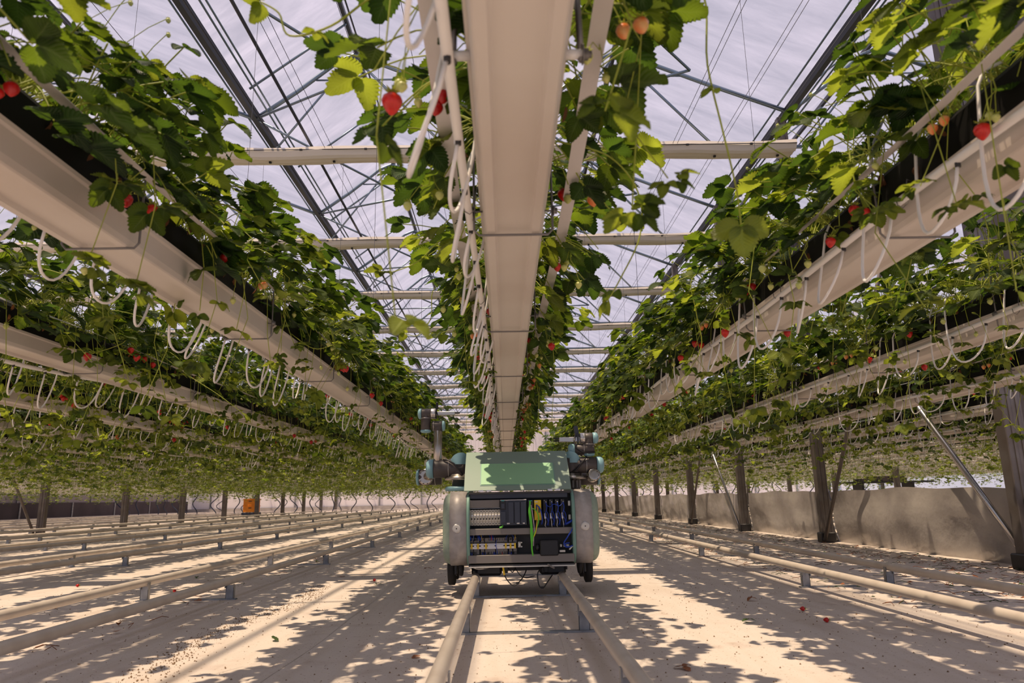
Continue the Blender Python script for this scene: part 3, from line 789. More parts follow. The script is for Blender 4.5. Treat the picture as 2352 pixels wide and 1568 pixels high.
# ------------------------------------------------------------------ picking robot
def robot():
    R = thing('picking_robot', 'green and grey harvesting robot with two arms standing on the centre rails', 'robot', (.095, 4.6, 0))
    NP = 44
    def prof(s, grow=0.):
        out = []
        for k in range(NP):
            a = 2*PI*k/NP; c, q = math.cos(a), math.sin(a)
            y = .385+(.395+grow)*s[0]*math.copysign(abs(c)**.42, c); z = .42+(.232+grow)*s[1]*math.copysign(abs(q)**.5, q)
            out.append((y, z))
        return out
    def loft(m, stations, mi=0):
        """stations: (x, (sy, sz), grow)"""
        vs = []; fs = []
        for (x, s, g) in stations:
            for (y, z) in prof(s, g): vs.append((x, y, z))
        for i in range(len(stations)-1):
            for k in range(NP): fs.append((i*NP+k, i*NP+(k+1) % NP, (i+1)*NP+(k+1) % NP, (i+1)*NP+k))
        m.add(vs, fs, mi, True); o = len(m.v)-len(vs); last = (len(stations)-1)*NP
        m.f.append(tuple(o+k for k in range(NP))[::-1]); m.m.append(mi); m.sm.append(False)
        m.f.append(tuple(o+last+k for k in range(NP))); m.m.append(mi); m.sm.append(False)
    for sg in (-1, 1):
        x0 = .325
        st = [(sg*x0, (1, 1), 0), (sg*.425, (1, 1), 0)]
        for k in range(1, 8):
            a = k/7*PI/2; st.append((sg*(.425+.068*math.sin(a)), (1-.11*(1-math.cos(a)), 1-.2*(1-math.cos(a))), 0))
        if sg < 0: st = st[::-1]
        m = MB(); loft(m, st); m.build('side_shell', 'green', R)
        for (a, b, g, mt, nm) in ((.342, .448, .003, 'brushed', 'metal_band'), (.322, .341, .004, 'edge', 'trim_strip')):
            vs = [(sg*a, (1, 1), g), (sg*b, (1, 1), g)]
            if sg < 0: vs = vs[::-1]
            m = MB(); loft(m, vs); o = m.build(nm, mt, R, label='brushed metal band' if nm == 'metal_band' else 'sea-green edging')
        # marker lamp on the band
        m = MB(); m.lathe((sg*.395+(.005 if sg > 0 else -.008), -.012, .425), (0, -1, 0), [(0, .028), (.006, .028), (.008, .025)], 24, 1); m.lathe((sg*.395+(.005 if sg > 0 else -.008), -.020, .425), (0, -1, 0), [(0, .024), (.003, .023), (.005, .018)], 24, 0)
        m.lathe((sg*.395+(.005 if sg > 0 else -.008), -.025, .425), (0, -1, 0), [(0, .004), (.002, .003)], 10, 2)
        m.build('round_lamp', ['wwire', 'silver', 'black'], R, label='round white lamp')
    # cabinet between the shells
    m = MB(); m.box((0, .40, .42), (.65, .56, .43)); m.box((0, .11, .638), (.65, .18, .012)); m.box((0, .10, .197), (.66, .18, .012)); m.build('cabinet', 'cavity', R)
    m = MB(); m.box((0, .012, .190), (.66, .02, .007)); m.box((0, .10, .632), (.64, .02, .005)); m.build('base_plate', 'wwire', R)
    def part(nm, mt, boxes, label=None, bev=.002):
        m = MB()
        for b in boxes: m.box(b[0], b[1], b[2] if len(b) > 2 else 0, bev=bev)
        return m.build(nm, mt, R, label=label)
    yb = .075
    part('cable_duct', 'duct', [((-.235, .055, .572), (.205, .05, .046))]); part('cable_duct', 'duct', [((-.002, .04, .400), (.655, .06, .038))]); part('cable_duct', 'duct', [((-.002, .035, .236), (.66, .06, .048))])
    part('cover_strip', 'slate', [((-.01, .06, .618), (.62, .04, .03))])
    part('din_rail', 'steel', [((-.22, .08, .545), (.22, .02, .010))])
    for k in range(11):
        x = -.326+k*.0188
        part('circuit_breaker', ['breaker', 'black', 'silver'], [((x, .06, .487), (.0176, .045, .096)), ((x, .034, .487), (.0176, .012, .046)), ((x-.003, .027, .480), (.007, .012, .012), 1), ((x, .0265, .500), (.012, .002, .008), 2), ((x, .036, .525), (.006, .003, .006), 1), ((x, .036, .449), (.006, .003, .006), 1)])
    part('controller', ['slate', 'black', 'teal', 'wwire', 'silver'], [((-.046, .05, .517), (.168, .07, .158)), ((-.112, .012, .563), (.034, .01, .060), 1), ((-.112, .0055, .589), (.020, .004, .006), 2), ((-.112, .005, .556), (.022, .004, .030)),
         ((-.112, .010, .488), (.034, .014, .070)), ((-.062, .010, .515), (.034, .014, .13)), ((-.022, .010, .515), (.034, .014, .13)), ((.017, .010, .515), (.034, .014, .13)), ((-.046, .012, .592), (.168, .012, .006), 4),
         ((-.08, .001, .449), (.018, .004, .008), 3), ((-.018, .001, .449), (.018, .004, .008), 3), ((.018, .001, .449), (.014, .004, .008), 3)])
    part('network_switch', ['black', 'teal'], [((.063, .05, .515), (.036, .06, .152)), ((.063, .018, .585), (.02, .003, .006), 1)])
    part('safety_relay', ['yellow', 'slate', 'wwire'], [((.108, .05, .527), (.044, .06, .124)), ((.100, .018, .54), (.008, .003, .04), 1), ((.116, .018, .53), (.008, .003, .04), 1), ((.10, .018, .578), (.018, .003, .008), 2)], 'yellow safety relay')
    for k in range(4):
        x = .157+.0365*k
        part('motor_driver', ['black', 'silver', 'wwire', 'bwire'], [((x, .055, .53), (.026, .05, .125)), ((x-.003, .028, .49), (.013, .012, .035), 1), ((x+.004, .027, .575), (.008, .006, .008), 2), ((x, .027, .54), (.010, .012, .04), 0), ((x-.006, .027, .586), (.005, .004, .004), 2)])
    for z in (.565, .48): part('connector', ['black', 'wwire'], [((.325-.012, .05, z), (.024, .03, .04)), ((.325-.016, .034, z), (.014, .004, .03), 1)])
    # lower bay
    m = MB(); m.box((-.19, .06, .322), (.31, .02, .010)); m.box((-.19, .05, .303), (.31, .02, .015)); m.box((-.19, .055, .334), (.31, .02, .004), 1); m.build('din_rail', ['silver', 'black'], R, label='shiny mounting rail')
    for k, (x, wd, yl) in enumerate(((-.335, .02, 1), (-.312, .018, 1), (-.290, .018, 0), (-.272, .016, 1), (-.245, .022, 0), (-.222, .014, 1), (-.19, .05, 0), (-.135, .05, 0), (-.098, .022, 1), (-.068, .02, 1), (-.040, .022, 1))):
        bl = [((x, .065, .345), (wd, .03, .034), 0), ((x, .065, .279), (wd, .03, .034), 0)]
        if yl: bl += [((x, .035, .313), (.011, .02, .032), 1)]
        else: bl += [((x, .045, .313), (wd*.9, .012, .012), 3)]
        for q in (-1, 0, 1):
            if wd > .016: bl += [((x+q*wd*.3, .049, .352), (.003, .003, .014), 2), ((x+q*wd*.3, .049, .272), (.003, .003, .014), 2)]
        part('terminal_block', ['duct', 'yellow', 'black', 'silver'], bl, 'terminal block with yellow label' if yl else None, .001)
    part('end_clamp', 'wwire', [((-.012, .05, .318), (.016, .03, .034)), ((-.004, .05, .33), (.02, .03, .008)), ((-.004, .05, .305), (.02, .03, .008))])
    part('power_box', 'black', [((.172, .03, .297), (.115, .07, .094))], bev=.006)
    m = MB(); m.lathe((.088, .03, .30), (1, 0, 0), [(0, .014), (.004, .022), (.022, .022), (.026, .014)], 14); m.build('plug', 'black', R)
    part('connector', ['wwire', 'black'], [((.255, .02, .275), (.036, .012, .013), 0), ((.248, .03, .308), (.012, .012, .016), 0), ((.27, .03, .308), (.012, .012, .016), 0), ((.29, .03, .308), (.018, .012, .013), 0)])
    def cable(pts, r_, mt, nm='cable', label=None, n=7):
        P = []; V = [Vector(p) for p in pts]
        for i in range(len(V)-1):   # smooth through the points
            a = V[max(i-1, 0)]; b = V[i]; c = V[i+1]; d = V[min(i+2, len(V)-1)]
            for k in range(5):
                t = k/5; P.append(.5*((2*b)+(c-a)*t+(2*a-5*b+4*c-d)*t*t+(3*b-a-3*c+d)*t**3))
        P.append(V[-1]); m = MB(); m.tube(P, r_, n); return m.build(nm, mt, R, label=label)
    rr = random.Random(4)
    cable([(.060, .012, .585), (.058, .008, .54), (.066, .002, .45), (.068, -.004, .38), (.064, 0, .30), (.070, .01, .25), (.066, .02, .225)], .0055, 'gwire', label='bright green cable')
    cable([(.062, .012, .575), (.052, .006, .52), (.060, .0, .44), (.060, -.004, .37), (.066, .005, .30)], .0045, 'gwire', label='bright green cable')
    cable([(.07, .012, .54), (.10, .004, .52), (.112, .004, .47), (.098, 0, .42), (.080, -.006, .385), (.070, 0, .34)], .0032, 'gwire', label='bright green cable')
    cable([(.105, .012, .478), (.098, .0, .44), (.092, -.004, .40), (.082, -.005, .375), (.074, 0, .36)], .0034, 'yellow', label='yellow cable')
    cable([(.066, .01, .56), (.074, .004, .50), (.082, -.002, .42), (.078, -.002, .37), (.074, .004, .31)], .0028, 'pwire', label='lilac cable')
    cable([(.100, .014, .56), (.124, .004, .53), (.134, .004, .47), (.13, .02, .44)], .004, 'bwire', label='blue cable')
    cable([(-.115, .02, .437), (-.12, .01, .428), (-.135, .01, .424)], .005, 'gwire')
    for k in range(4):
        x = .157+.0365*k
        cable([(x+.002, .02, .575), (x+.008, .01, .54), (x-.002, .008, .50), (x+.012, .006, .465), (x+.016, .03, .43)], .0026, 'bwire')
        cable([(x+.006, .02, .52), (x+.016, .008, .50), (x+.018, .01, .46), (x+.004, .03, .43)], .0022, 'bwire')
        cable([(x-.003, .024, .475), (x-.001, .012, .455), (x-.006+.006*k % .01, .014, .432), (x+.002, .03, .42)], .0018, 'wwire', label='white wire')
    cable([(.16, .02, .56), (.185, .008, .545), (.21, .01, .562), (.245, .006, .55), (.272, .02, .575)], .0022, 'bwire')
    cable([(.285, .02, .44), (.305, .006, .45), (.325, .012, .462)], .007, 'bwire')
    cable([(.335, .01, .43), (.312, -.004, .395), (.285, -.004, .355), (.265, .0, .325), (.278, 0, .30), (.31, .004, .305), (.335, .01, .315)], .0042, 'bwire', label='blue cable')
    cable([(.33, .012, .312), (.29, 0, .300), (.27, .004, .318), (.30, .004, .325)], .004, 'bwire')
    cable([(.335, .014, .315), (.315, .006, .30), (.297, .002, .285)], .0045, 'wwire', label='white cable end')
    for k in range(46):
        x = rr.uniform(-.335, -.03); up_ = rr.random() < .6
        mt = rr.choices(('bwire', 'black', 'wwire', 'red', 'yellow'), (9, 2, 1, .5, .5))[0]
        if up_: cable([(x, .05, .345), (x+rr.uniform(-.006, .006), .03, .362), (x+rr.uniform(-.012, .012), .045, .382)], .0016, mt, 'wire', n=5)
        else: cable([(x, .05, .275), (x+rr.uniform(-.006, .006), .03, .262), (x+rr.uniform(-.015, .015), .04, .250)], .0016, mt, 'wire', n=5)
    cable([(-.155, .04, .35), (-.16, .015, .32), (-.152, .018, .28), (-.155, .04, .255)], .002, 'bwire', 'wire', n=5)
    # raised lid with its inset panel
    def lp(t, off=0):
        y = .03+.33*t; z = .655+.262*t; bow = -.018*math.sin(PI*t); n_ = Vector((-.262, .33)).normalized()
        return (y+n_[0]*(-bow+off)*1, z+n_[1]*(-bow+off)*1)
    def sheet(x0, x1, t0, t1, off, th, mt, nm, lab):
        m = MB(); vs = []; n = 14
        for k in range(n+1):
            t = t0+(t1-t0)*k/n; a = lp(t, off); b = lp(t, off-th)
            vs += [(x0, a[0], a[1]), (x1, a[0], a[1]), (x1, b[0], b[1]), (x0, b[0], b[1])]
        fs = []
        for k in range(n):
            for q in range(4): a = k*4; fs.append((a+q, a+(q+1) % 4, a+4+(q+1) % 4, a+4+q))
        fs += [(0, 1, 2, 3), (n*4+3, n*4+2, n*4+1, n*4)]
        m.add(vs, fs); return m.build(nm, mt, R, label=lab)
    sheet(-.358, .325, 0, 1, 0, .006, 'lid', 'lid', 'raised curved grey-green lid')
    sheet(-.250, .222, .11, .60, .006, .0055, 'mint', 'lid_panel', 'mint green panel set in the lid')
    sheet(-.256, .228, .095, .615, .003, .0028, 'edge', 'lid_panel_rim', 'pale rim of the mint panel')
    for x in (-.25, -.20, .19, .24):
        m = MB(); m.box((x, .035, .652), (.03, .02, .01)); m.build('hinge', 'silver', R)
    # undercarriage
    part('axle_beam', 'black', [((-.01, .25, .165), (.62, .05, .04)), ((-.01, .62, .165), (.62, .05, .04))])
    part('motor', 'black', [((-.21, .20, .160), (.17, .10, .075))], bev=.015); part('motor', 'black', [((.20, .20, .160), (.17, .10, .075))], bev=.015)
    part('under_tray', 'wwire', [((0, .42, .178), (.36, .12, .01))])
    def wheel(x, y, z, r_, wd, nm='wheel', fl=0):
        m = MB(); m.lathe((x-wd/2, y, z), (1, 0, 0), [(0, r_*.55), (.004, r_*.9), (.010, r_), (wd-.010, r_), (wd-.004, r_*.9), (wd, r_*.55)], 32)
        if fl: m.lathe((x+fl*(wd/2), y, z), (1, 0, 0), [(-.003, r_+.02), (.003, r_+.02)], 32)
        o = m.build(nm, 'rubber', R); h = MB(); h.lathe((x-wd/2-.003, y, z), (1, 0, 0), [(0, r_*.2), (.003, r_*.5), (wd+.003, r_*.5), (wd+.006, r_*.2)], 20); h.build('hub', 'black', o); return o
    for y in (.28, .62):
        wheel(-.452, y, .170, .112, .055); wheel(.437, y, .170, .112, .055)
        wheel(-.293, y-.02, .215, .072, .05, 'rail_wheel', -1); wheel(.257, y-.02, .215, .072, .05, 'rail_wheel', 1)
    for x in (-.385, .372): wheel(x, .16, .175, .05, .03, 'guide_wheel')
    for x in (-.42, .405): part('wheel_bracket', 'black', [((x, .17, .17), (.016, .05, .07))], bev=.003)
    for x in (-.10, .155): part('bracket', 'black', [((x, .14, .165), (.025, .03, .05)), ((x+.03, .14, .175), (.05, .02, .01))])
    cable([(-.115, .03, .19), (-.105, .02, .13), (-.07, .01, .085), (-.045, .01, .078), (-.02, .02, .095), (.01, .06, .125), (.03, .10, .16)], .0036, 'black', label='dangling black cable')
    cable([(-.05, .06, .19), (-.03, .03, .16), (-.005, .03, .13), (.03, .05, .118), (.08, .08, .125)], .003, 'black')
    cable([(.13, .06, .18), (.10, .03, .15), (.098, .02, .10), (.108, .01, .066), (.13, .01, .062), (.155, .02, .09), (.19, .06, .13)], .0036, 'black', label='dangling black cable')
    cable([(-.10, .06, .19), (-.075, .02, .17), (-.06, .02, .155), (-.045, .04, .17), (-.04, .06, .19)], .0028, 'black')
    part('cable_joint', 'black', [((-.028, .016, .092), (.02, .012, .012)), ((.122, .008, .062), (.02, .012, .012))])
    m = MB(); m.tube([(-.118, .02, .195), (-.110, .01, .14)], .006, 8); m.build('strap', 'yellow', R, label='yellow strap end')
    cable([(-.34, .02, .205), (-.28, 0, .18), (-.22, .01, .183), (-.17, .04, .20)], .0035, 'duct'); cable([(.16, .0, .20), (.175, -.005, .19), (.20, .01, .175)], .006, 'duct')

    # arms: dark jointed housings with blue caps
    def K(px, py): return ((px-1161.8)*.003-.095, .6+(1148-py)*.003)
    def cyl(m, p0, p1, r_, mi=0, n=24, rd=.006):
        p0 = Vector(p0); d = Vector(p1)-p0; L = d.length
        m.lathe(p0, d, [(0, r_-rd), (rd*.4, r_-rd*.3), (rd, r_), (L-rd, r_), (L-rd*.4, r_-rd*.3), (L, r_-rd)], n, mi)
    def cap(parent, p, ax, r_, t=.028):
        m = MB(); m.lathe(p, ax, [(0, r_+.001), (t*.55, r_+.0015), (t*.85, r_-.006), (t, r_-.018)], 24)
        a = Vector(ax).normalized(); b = a.orthogonal()
        return m.build('joint_cap', 'cap', parent, label='pale blue joint cap')
    def wedge(parent, p, ax, side, r_):
        """blue sleeve over half of an elbow"""
        m = MB(); a = Vector(ax).normalized(); s = Vector(side).normalized(); u = a.cross(s); vs = []; fs = []; n = 14
        for j in range(2):
            for k in range(n+1):
                th = -PI*.5+PI*k/n; L = .075*max(0, math.cos(th))**.7
                q = Vector(p)+(s*math.cos(th)+u*math.sin(th))*(r_+.003)+a*(L if j else -.004); vs.append(q)
        for k in range(n): fs.append((k, k+1, n+2+k, n+1+k))
        m.add(vs, fs, 0, True); m.add([v-(s*.004) for v in vs], [f[::-1] for f in fs], 0, True); m.build('joint_cap', 'cap', parent, label='pale blue joint cap')
    def ring(parent, p, ax, r_):
        m = MB(); m.lathe(Vector(p)-Vector(ax).normalized()*.002, ax, [(0, r_), (.0005, r_+.002), (.0035, r_+.002), (.004, r_)], 28); m.build('joint_ring', 'silver', parent)
    # left arm
    y = .42
    m = MB(); x, z = K(1000, 1077)
    xs_, _ = K(1066, 1077); cyl(m, (x-.012, y, z), (xs_+.005, y, z), .062); cyl(m, (xs_-.03, y, z-.045), (xs_-.03, y, z+.055), .06)
    ex, ez = K(986, 1094); me_ = MB(); cyl(me_, (ex-.085, y+.16, ez), (ex+.075, y+.16, ez), .055)
    mw = MB(); jx, jz = K(1007, 978); cyl(mw, (jx-.045, y, jz), (jx+.03, y, jz), .034); cyl(mw, (jx, y, jz-.036), (jx, y, jz+.01), .033)
    lx, _ = K(978, 978); cyl(mw, (lx, y, jz-.03), (lx, y, jz+.10), .034)
    tx, tz = K(978, 949); cyl(mw, (tx-.03, y, tz), (tx+.036, y, tz), .035)
    A = m.build('robot_arm', 'joint', R, label='left arm with upright metal forearm'); me_.build('elbow_housing', 'joint', A); mw.build('wrist_housing', 'joint', A)
    cx, _ = K(1000, 1077); cap(A, (cx-.010, y, z), (-1, 0, -.0), .064, .05)
    cap(A, (ex-.085, y+.16, ez), (-1, 0, 0), .056, .022); cap(A, (jx+.03, y, jz), (1, 0, .0), .035, .02); wedge(A, (jx+.012, y, jz), (1, 0, 0), (1, 0, .0), .034)
    cap(A, (lx, y, jz-.028), (0, 0, -1), .036, .02); cap(A, (tx-.03, y, tz), (-1, 0, 0), .036, .026)
    wedge(A, (xs_-.03, y, z+.03), (0, 0, 1), (.3, -1, 0), .061); cap(A, (xs_-.03, y, z+.052), (0, 0, 1), .06, .02)
    ring(A, (K(1032, 1077)[0], y, z), (1, 0, 0), .062); ring(A, (jx-.03, y, jz), (1, 0, 0), .035); ring(A, (lx, y, jz+.055), (0, 0, 1), .035); ring(A, (ex+.03, y+.16, ez), (1, 0, 0), .055)
    m = MB(); cyl(m, (jx-.002, y, z+.03), (jx-.002, y, jz-.03), .030, rd=.002); m.build('forearm_tube', 'tube', A, label='upright metal tube')
    m = MB(); cyl(m, (K(1003, 1100)[0], y+.04, ez+.03), (K(975, 1091)[0], y+.135, ez), .034, rd=.002); m.lathe((K(975, 1091)[0], y+.115, ez), (-.15, -1, 0), [(0, .057), (.012, .057), (.014, .05), (.014, .04)], 28)
    for k in range(10): a = 2*PI*k/10; m.box((K(974, 1091)[0]+.048*math.cos(a), y+.098, ez+.048*math.sin(a)), (.006, .006, .006), 1)
    m.build('upper_arm_tube', ['tube', 'joint'], A)
    bx = xs_-.03
    m = MB(); m.lathe((bx, y, .66), (0, 0, 1), [(0, .095), (.018, .10), (.03, .09)], 28); m.build('base_disc', 'cap', A); 
    m = MB(); m.lathe((bx, y, .688), (0, 0, 1), [(0, .05), (.045, .05), (.046, .10), (.062, .102), (.068, .08), (.085, .075)], 28); m.build('base_flange', 'tube', A)
    m = MB(); fx, _ = K(990, 949); cyl(m, (fx, y, tz), (fx+.034, y, tz), .037, rd=.003); m.build('tool_flange', 'silver', A)
    m = MB(); gx, _ = K(1003, 949); m.lathe((gx-.005, y, tz), (1, 0, 0), [(0, .038), (.006, .038)], 20, 1); m.box((gx+.066, y-.005, tz), (.132, .028, .026), 0, bev=.003); m.box((gx+.148, y-.005, tz+.002), (.034, .016, .012), 1, bev=.002); m.box((gx+.004, y, tz+.055), (.016, .03, .05), 1, bev=.003); m.tube([(gx-.002, y, tz+.04), (gx+.006, y-.02, tz+.0), (gx+.02, y-.01, tz-.04), (gx+.045, y, tz-.022)], .004, 6, 1)
    m.build('gripper', ['silver', 'black'], A, label='slim metal gripper')
    cableA = MB(); cableA.tube([(K(1020, 1058)[0], y-.04, z+.058), (K(1030, 1056)[0], y-.055, z+.055), (K(1045, 1064)[0], y-.075, z+.03), (K(1060, 1082)[0], y-.075, z-.02), (K(1068, 1092)[0], y-.06, z-.05)], .006, 8); cableA.build('hose', 'black', A)
    # right arm
    y = .42; m = MB(); x0, z = K(1312, 1075); x1, _ = K(1374, 1075)
    cyl(m, (x0-.02, y, z), (x1, y, z), .055); cyl(m, (x0+.01, y, z-.05), (x0+.01, y, z+.05), .056)
    ex, ez = K(1358, 1104); me_ = MB(); cyl(me_, (ex-.075, y+.16, ez-.002), (ex+.07, y+.16, ez-.002), .045)
    wx0, wz = K(1328, 1039); wx1, _ = K(1370, 1039); mw = MB(); cyl(mw, (wx0-.01, y, wz), (wx1, y, wz), .039); cyl(mw, (wx1-.035, y, wz-.03), (wx1-.035, y, wz+.07), .037)
    tx0, tz = K(1350, 1013); tx1, _ = K(1368, 1013); cyl(mw, (tx0, y, tz), (tx1, y, tz), .037)
    B = m.build('robot_arm', 'joint', R, label='right arm folded low with its gripper pointing left'); me_.build('elbow_housing', 'joint', B); mw.build('wrist_housing', 'joint', B)
    cap(B, (x1, y, z), (1, 0, 0), .057, .05); wedge(B, (x0+.02, y, z+.02), (0, 0, 1), (-.4, -1, 0), .056); cap(B, (x0+.01, y, z+.048), (0, 0, 1), .056, .02)
    cap(B, (ex+.07, y+.16, ez), (1, 0, 0), .047, .02); cap(B, (wx0-.01, y, wz), (-1, 0, 0), .040, .045); cap(B, (tx1, y, tz), (1, 0, 0), .038, .04); cap(B, (wx1-.035, y, wz-.028), (0, 0, -1), .038, .022)
    ring(B, (K(1350, 1075)[0], y, z), (1, 0, 0), .055); ring(B, (K(1346, 1039)[0], y, wz), (1, 0, 0), .039); ring(B, (wx1-.035, y, wz+.035), (0, 0, 1), .038)
    m = MB(); m.lathe((K(1364, 1098)[0], y+.02, ez+.012), (.1, -1, .1), [(0, .044), (.06, .044), (.072, .043), (.074, .034), (.074, .020)], 28, 0)
    for k in range(9): a = 2*PI*k/9; m.box((K(1364, 1098)[0]+.038*math.cos(a), y-.055, ez+.015+.038*math.sin(a)), (.005, .005, .005), 1)
    m.build('upper_arm_tube', ['tube', 'joint'], B)
    m = MB(); m.lathe((x0+.015, y, .655), (0, 0, 1), [(0, .055), (.07, .055), (.071, .095), (.085, .097), (.092, .07), (.11, .065)], 28)
    for k in range(12): a = 2*PI*k/12; m.box((x0+.015+.055*math.cos(a), y+.055*math.sin(a), .69), (.01, .01, .05), 1)
    m.build('base_flange', ['tube', 'duct'], B)
    m = MB(); fx, _ = K(1338, 1013); cyl(m, (fx, y, tz), (fx+.036, y, tz), .037, rd=.003); m.box((fx+.016, y-.036, tz+.022), (.006, .004, .006), 0); m.build('tool_flange', 'silver', B)
    m = MB(); gx, gz = K(1334, 1016); m.box((gx-.062, y-.005, gz+.001), (.145, .03, .032), 0, bev=.003); m.box((gx-.155, y-.005, gz+.009), (.04, .018, .010), 1, bev=.002); m.box((gx-.155, y-.005, gz-.007), (.04, .018, .010), 1, bev=.002)
    m.build('gripper', ['silver', 'black'], B, label='slim metal gripper with dark fork tips')
    m = MB(); cxx, czz = K(1331, 1000); m.box((cxx, y, czz+.004), (.028, .035, .085), 0, rot=Matrix.Rotation(-.16, 3, 'Y'), bev=.004); m.box((cxx+.006, y, tz), (.012, .06, .07), 0, bev=.004)
    m.build('camera_bracket', 'slate', B, label='dark camera bracket')
    m = MB(); m.tube([(cxx-.012, y-.02, czz-.02), (cxx-.024, y-.045, tz-.03), (cxx-.008, y-.06, tz-.075), (cxx+.03, y-.06, tz-.10), (cxx+.075, y-.05, tz-.105), (cxx+.12, y-.04, tz-.10)], .006, 8); m.build('hose', 'black', B)
    m = MB(); m.tube([(K(1350, 1056)[0], y-.05, z+.056), (K(1342, 1066)[0], y-.062, z+.025), (K(1326, 1084)[0], y-.062, z-.03), (K(1312, 1095)[0], y-.05, z-.055)], .007, 8); m.build('hose', 'black', B)
    return R
robot()
# ------------------------------------------------------------------ roof of the greenhouse
RG, RZ = 5.75, 6.80           # eaves gutter and ridge heights
RF = .36                      # ridge position within a bay
BW = 3.68                     # bay width
GUT = [4.02+BW*k for k in range(-8, 6)]
YT = [5.55+3.35*k for k in range(-2, 14)]
r = random.Random(3)
for k, x in enumerate(GUT[:-1]):
    m = MB(); n = 34; vs = []; fs = []
    for j in range(n+1):
        y = -8+(YW+10)*j/n; sg = .03*math.sin(j*2.1)
        for u in (0, .18, RF, .7, 1):
            z = RG+.16+(RZ-RG)*(u/RF if u <= RF else (1-u)/(1-RF))
            vs.append((x+BW*u, y, z+sg*math.sin(u*PI)))
    for j in range(n):
        for q in range(4): a = j*5+q; fs.append((a, a+1, a+6, a+5))
    m.add(vs, fs, 0, False); o = m.build('ceiling', 'film'); struct(o)
for k, x in enumerate(GUT):
    t = thing('roof_gutter', 'dark steel rain gutter running along the roof, %s' % ('at the right edge above the posts' if abs(x-4.02) < .1 else '%s left of the right posts' % ordw(8-k) if x < 4 else '%s beyond the right posts' % ordw(k-8)), 'roof gutter', (x, 0, 0), 0, 'roof gutters')
    m = MB(); m.extrude_y([(-.055, RG+.06), (-.065, RG+.06), (-.035, RG-.03), (.035, RG-.03), (.065, RG+.06), (.055, RG+.06), (.03, RG-.02), (-.03, RG-.02)], -6, YW); m.build('channel', 'beam', t)
    if x < 8:
        m = MB()
        for s in (-.15, .17, .24): m.tube([(s, -6, RG+.10), (s, YW, RG+.10)], .014, 6)
        m.build('edge_rail', 'roofpipe', t)
# ridge beams
for k, x in enumerate(GUT[:-1]):
    if x > 6 or x < -22: continue
    m = MB(); m.box((x+BW*RF, (YW-6)/2, RZ+.06), (.05, YW+6, .06)); m.tube([(x+BW*RF+.1, -6, RZ-.02), (x+BW*RF+.1, YW, RZ-.02)], .012, 6)
    tag(m.build('ridge_beam', 'beam'), 'dark ridge beam along the roof peak, %s' % ('%s left of the right posts' % ordw(8-k) if x < 4 else 'beyond the right posts'), 'ridge beam', 'ridge beams')
# trusses, one every bay length
def truss(y, idx):
    wh = ordw(idx+1)+' from the camera'
    t = thing('roof_truss', 'blue-grey pipe roof truss spanning the house, ' + wh, 'roof truss', (0, y, 0), 0, 'roof trusses')
    xl = -22 if y > 30 else -3.5-y*.9
    xl = max(xl, -22); xr = 4.2 if y < 30 else 16
    nl = 8 if idx < 6 else 5
    a = MB(); a.tube([(xl, .14, 5.30), (xr, .14, 5.30)], .028, nl); a.build('bottom_chord', 'roofpipe', t)
    for k, x in enumerate(GUT[:-1]):
        if x+BW < xl or x > xr: continue
        m = MB()
        # hooped rafter with a rounded peak
        rh = (RZ-RG)*.92; pts = [(x, 0, RG), (x+BW*.15, 0, RG+rh*.42), (x+BW*(RF-.06), 0, RG+rh*.9), (x+BW*RF, 0, RG+rh), (x+BW*(RF+.07), 0, RG+rh*.9), (x+BW*.7, 0, RG+rh*.46), (x+BW, 0, RG)]
        m.tube(pts, .030, nl); m.build('rafter', 'roofpipe', t)
        m = MB()
        m.tube([(x+BW*.22, 0, RG+rh*.6), (x+BW*.6, 0, RG+rh*.6)], .013, nl)
        m.tube([(x+BW*RF, 0, RG+rh*.97), (x+BW*.06, .12, 5.30)], .015, nl)
        m.tube([(x+BW*RF, 0, RG+rh*.97), (x+BW*.72, .12, 5.30)], .019, nl)
        m.build('lattice_strut', 'roofpipe', t)
        if k % 2 == 1:
            m = MB(); m.tube([(x, 0, RG), (x, .14, 5.30)], .03, nl); m.build('king_post', 'roofpipe', t)
for idx, y in enumerate(YT[2:]): truss(y, idx)
# horizontal purlins between ridge and gutter, wind braces and drive pipes
def near_bays():
    m = MB(); y = 3.2; 
    while y < 40:
        for x in (GUT[10], GUT[9], GUT[11]):
            pass
        y += 2.2
for k, x in enumerate(GUT):
    if not (-12 < x < 5): continue
    y = 3.9; nn = 0
    while y < 45:
        m = MB(); m.tube([(x+.1, y, RG+.12), (x+BW*RF, y, RZ+.02)], .016, 6)
        tag(m.build('glazing_bar', 'roofpipe'), 'thin pipe from the %s roof gutter to the ridge, %s from the camera' % ({6: 'third', 7: 'second', 8: 'right', 5: 'fourth', 4: 'fifth'}.get(k, 'far'), ordw(nn+1)), 'roof bar', 'roof bars between gutter and ridge'); y += 2.23; nn += 1
for x, z, rr_, lb in ((-2.6, 5.42, .020, 'dark drive pipe running along the roof left of the centre row'), (-3.05, 5.40, .012, 'thin drive pipe beside the left roof gutter'), (1.3, 5.42, .02, 'dark drive pipe running along the roof right of the centre row')):
    m = MB(); m.tube([(x, -4, z), (x, YW, z)], rr_, 8); tag(m.build('drive_pipe', 'beam'), lb, 'drive pipe', 'drive pipes under the roof')
for k in range(9):
    for x0, x1, sd_ in ((-3.34, -1.5, 'left'), (.34, 2.18, 'right')):
        m = MB(); y = YT[2+k]; m.tube([(x0, y, RG), (x1, y+1.67, 5.32)], .017, 6); m.tube([(x1, y+1.67, 5.32), (x0, y+3.35, RG)], .017, 6)
        tag(m.build('wind_brace', 'roofpipe'), 'slanted wind braces under the roof %s of the centre, %s pair from the camera' % (sd_, ordw(k+1)), 'wind brace', 'wind braces under the roof')
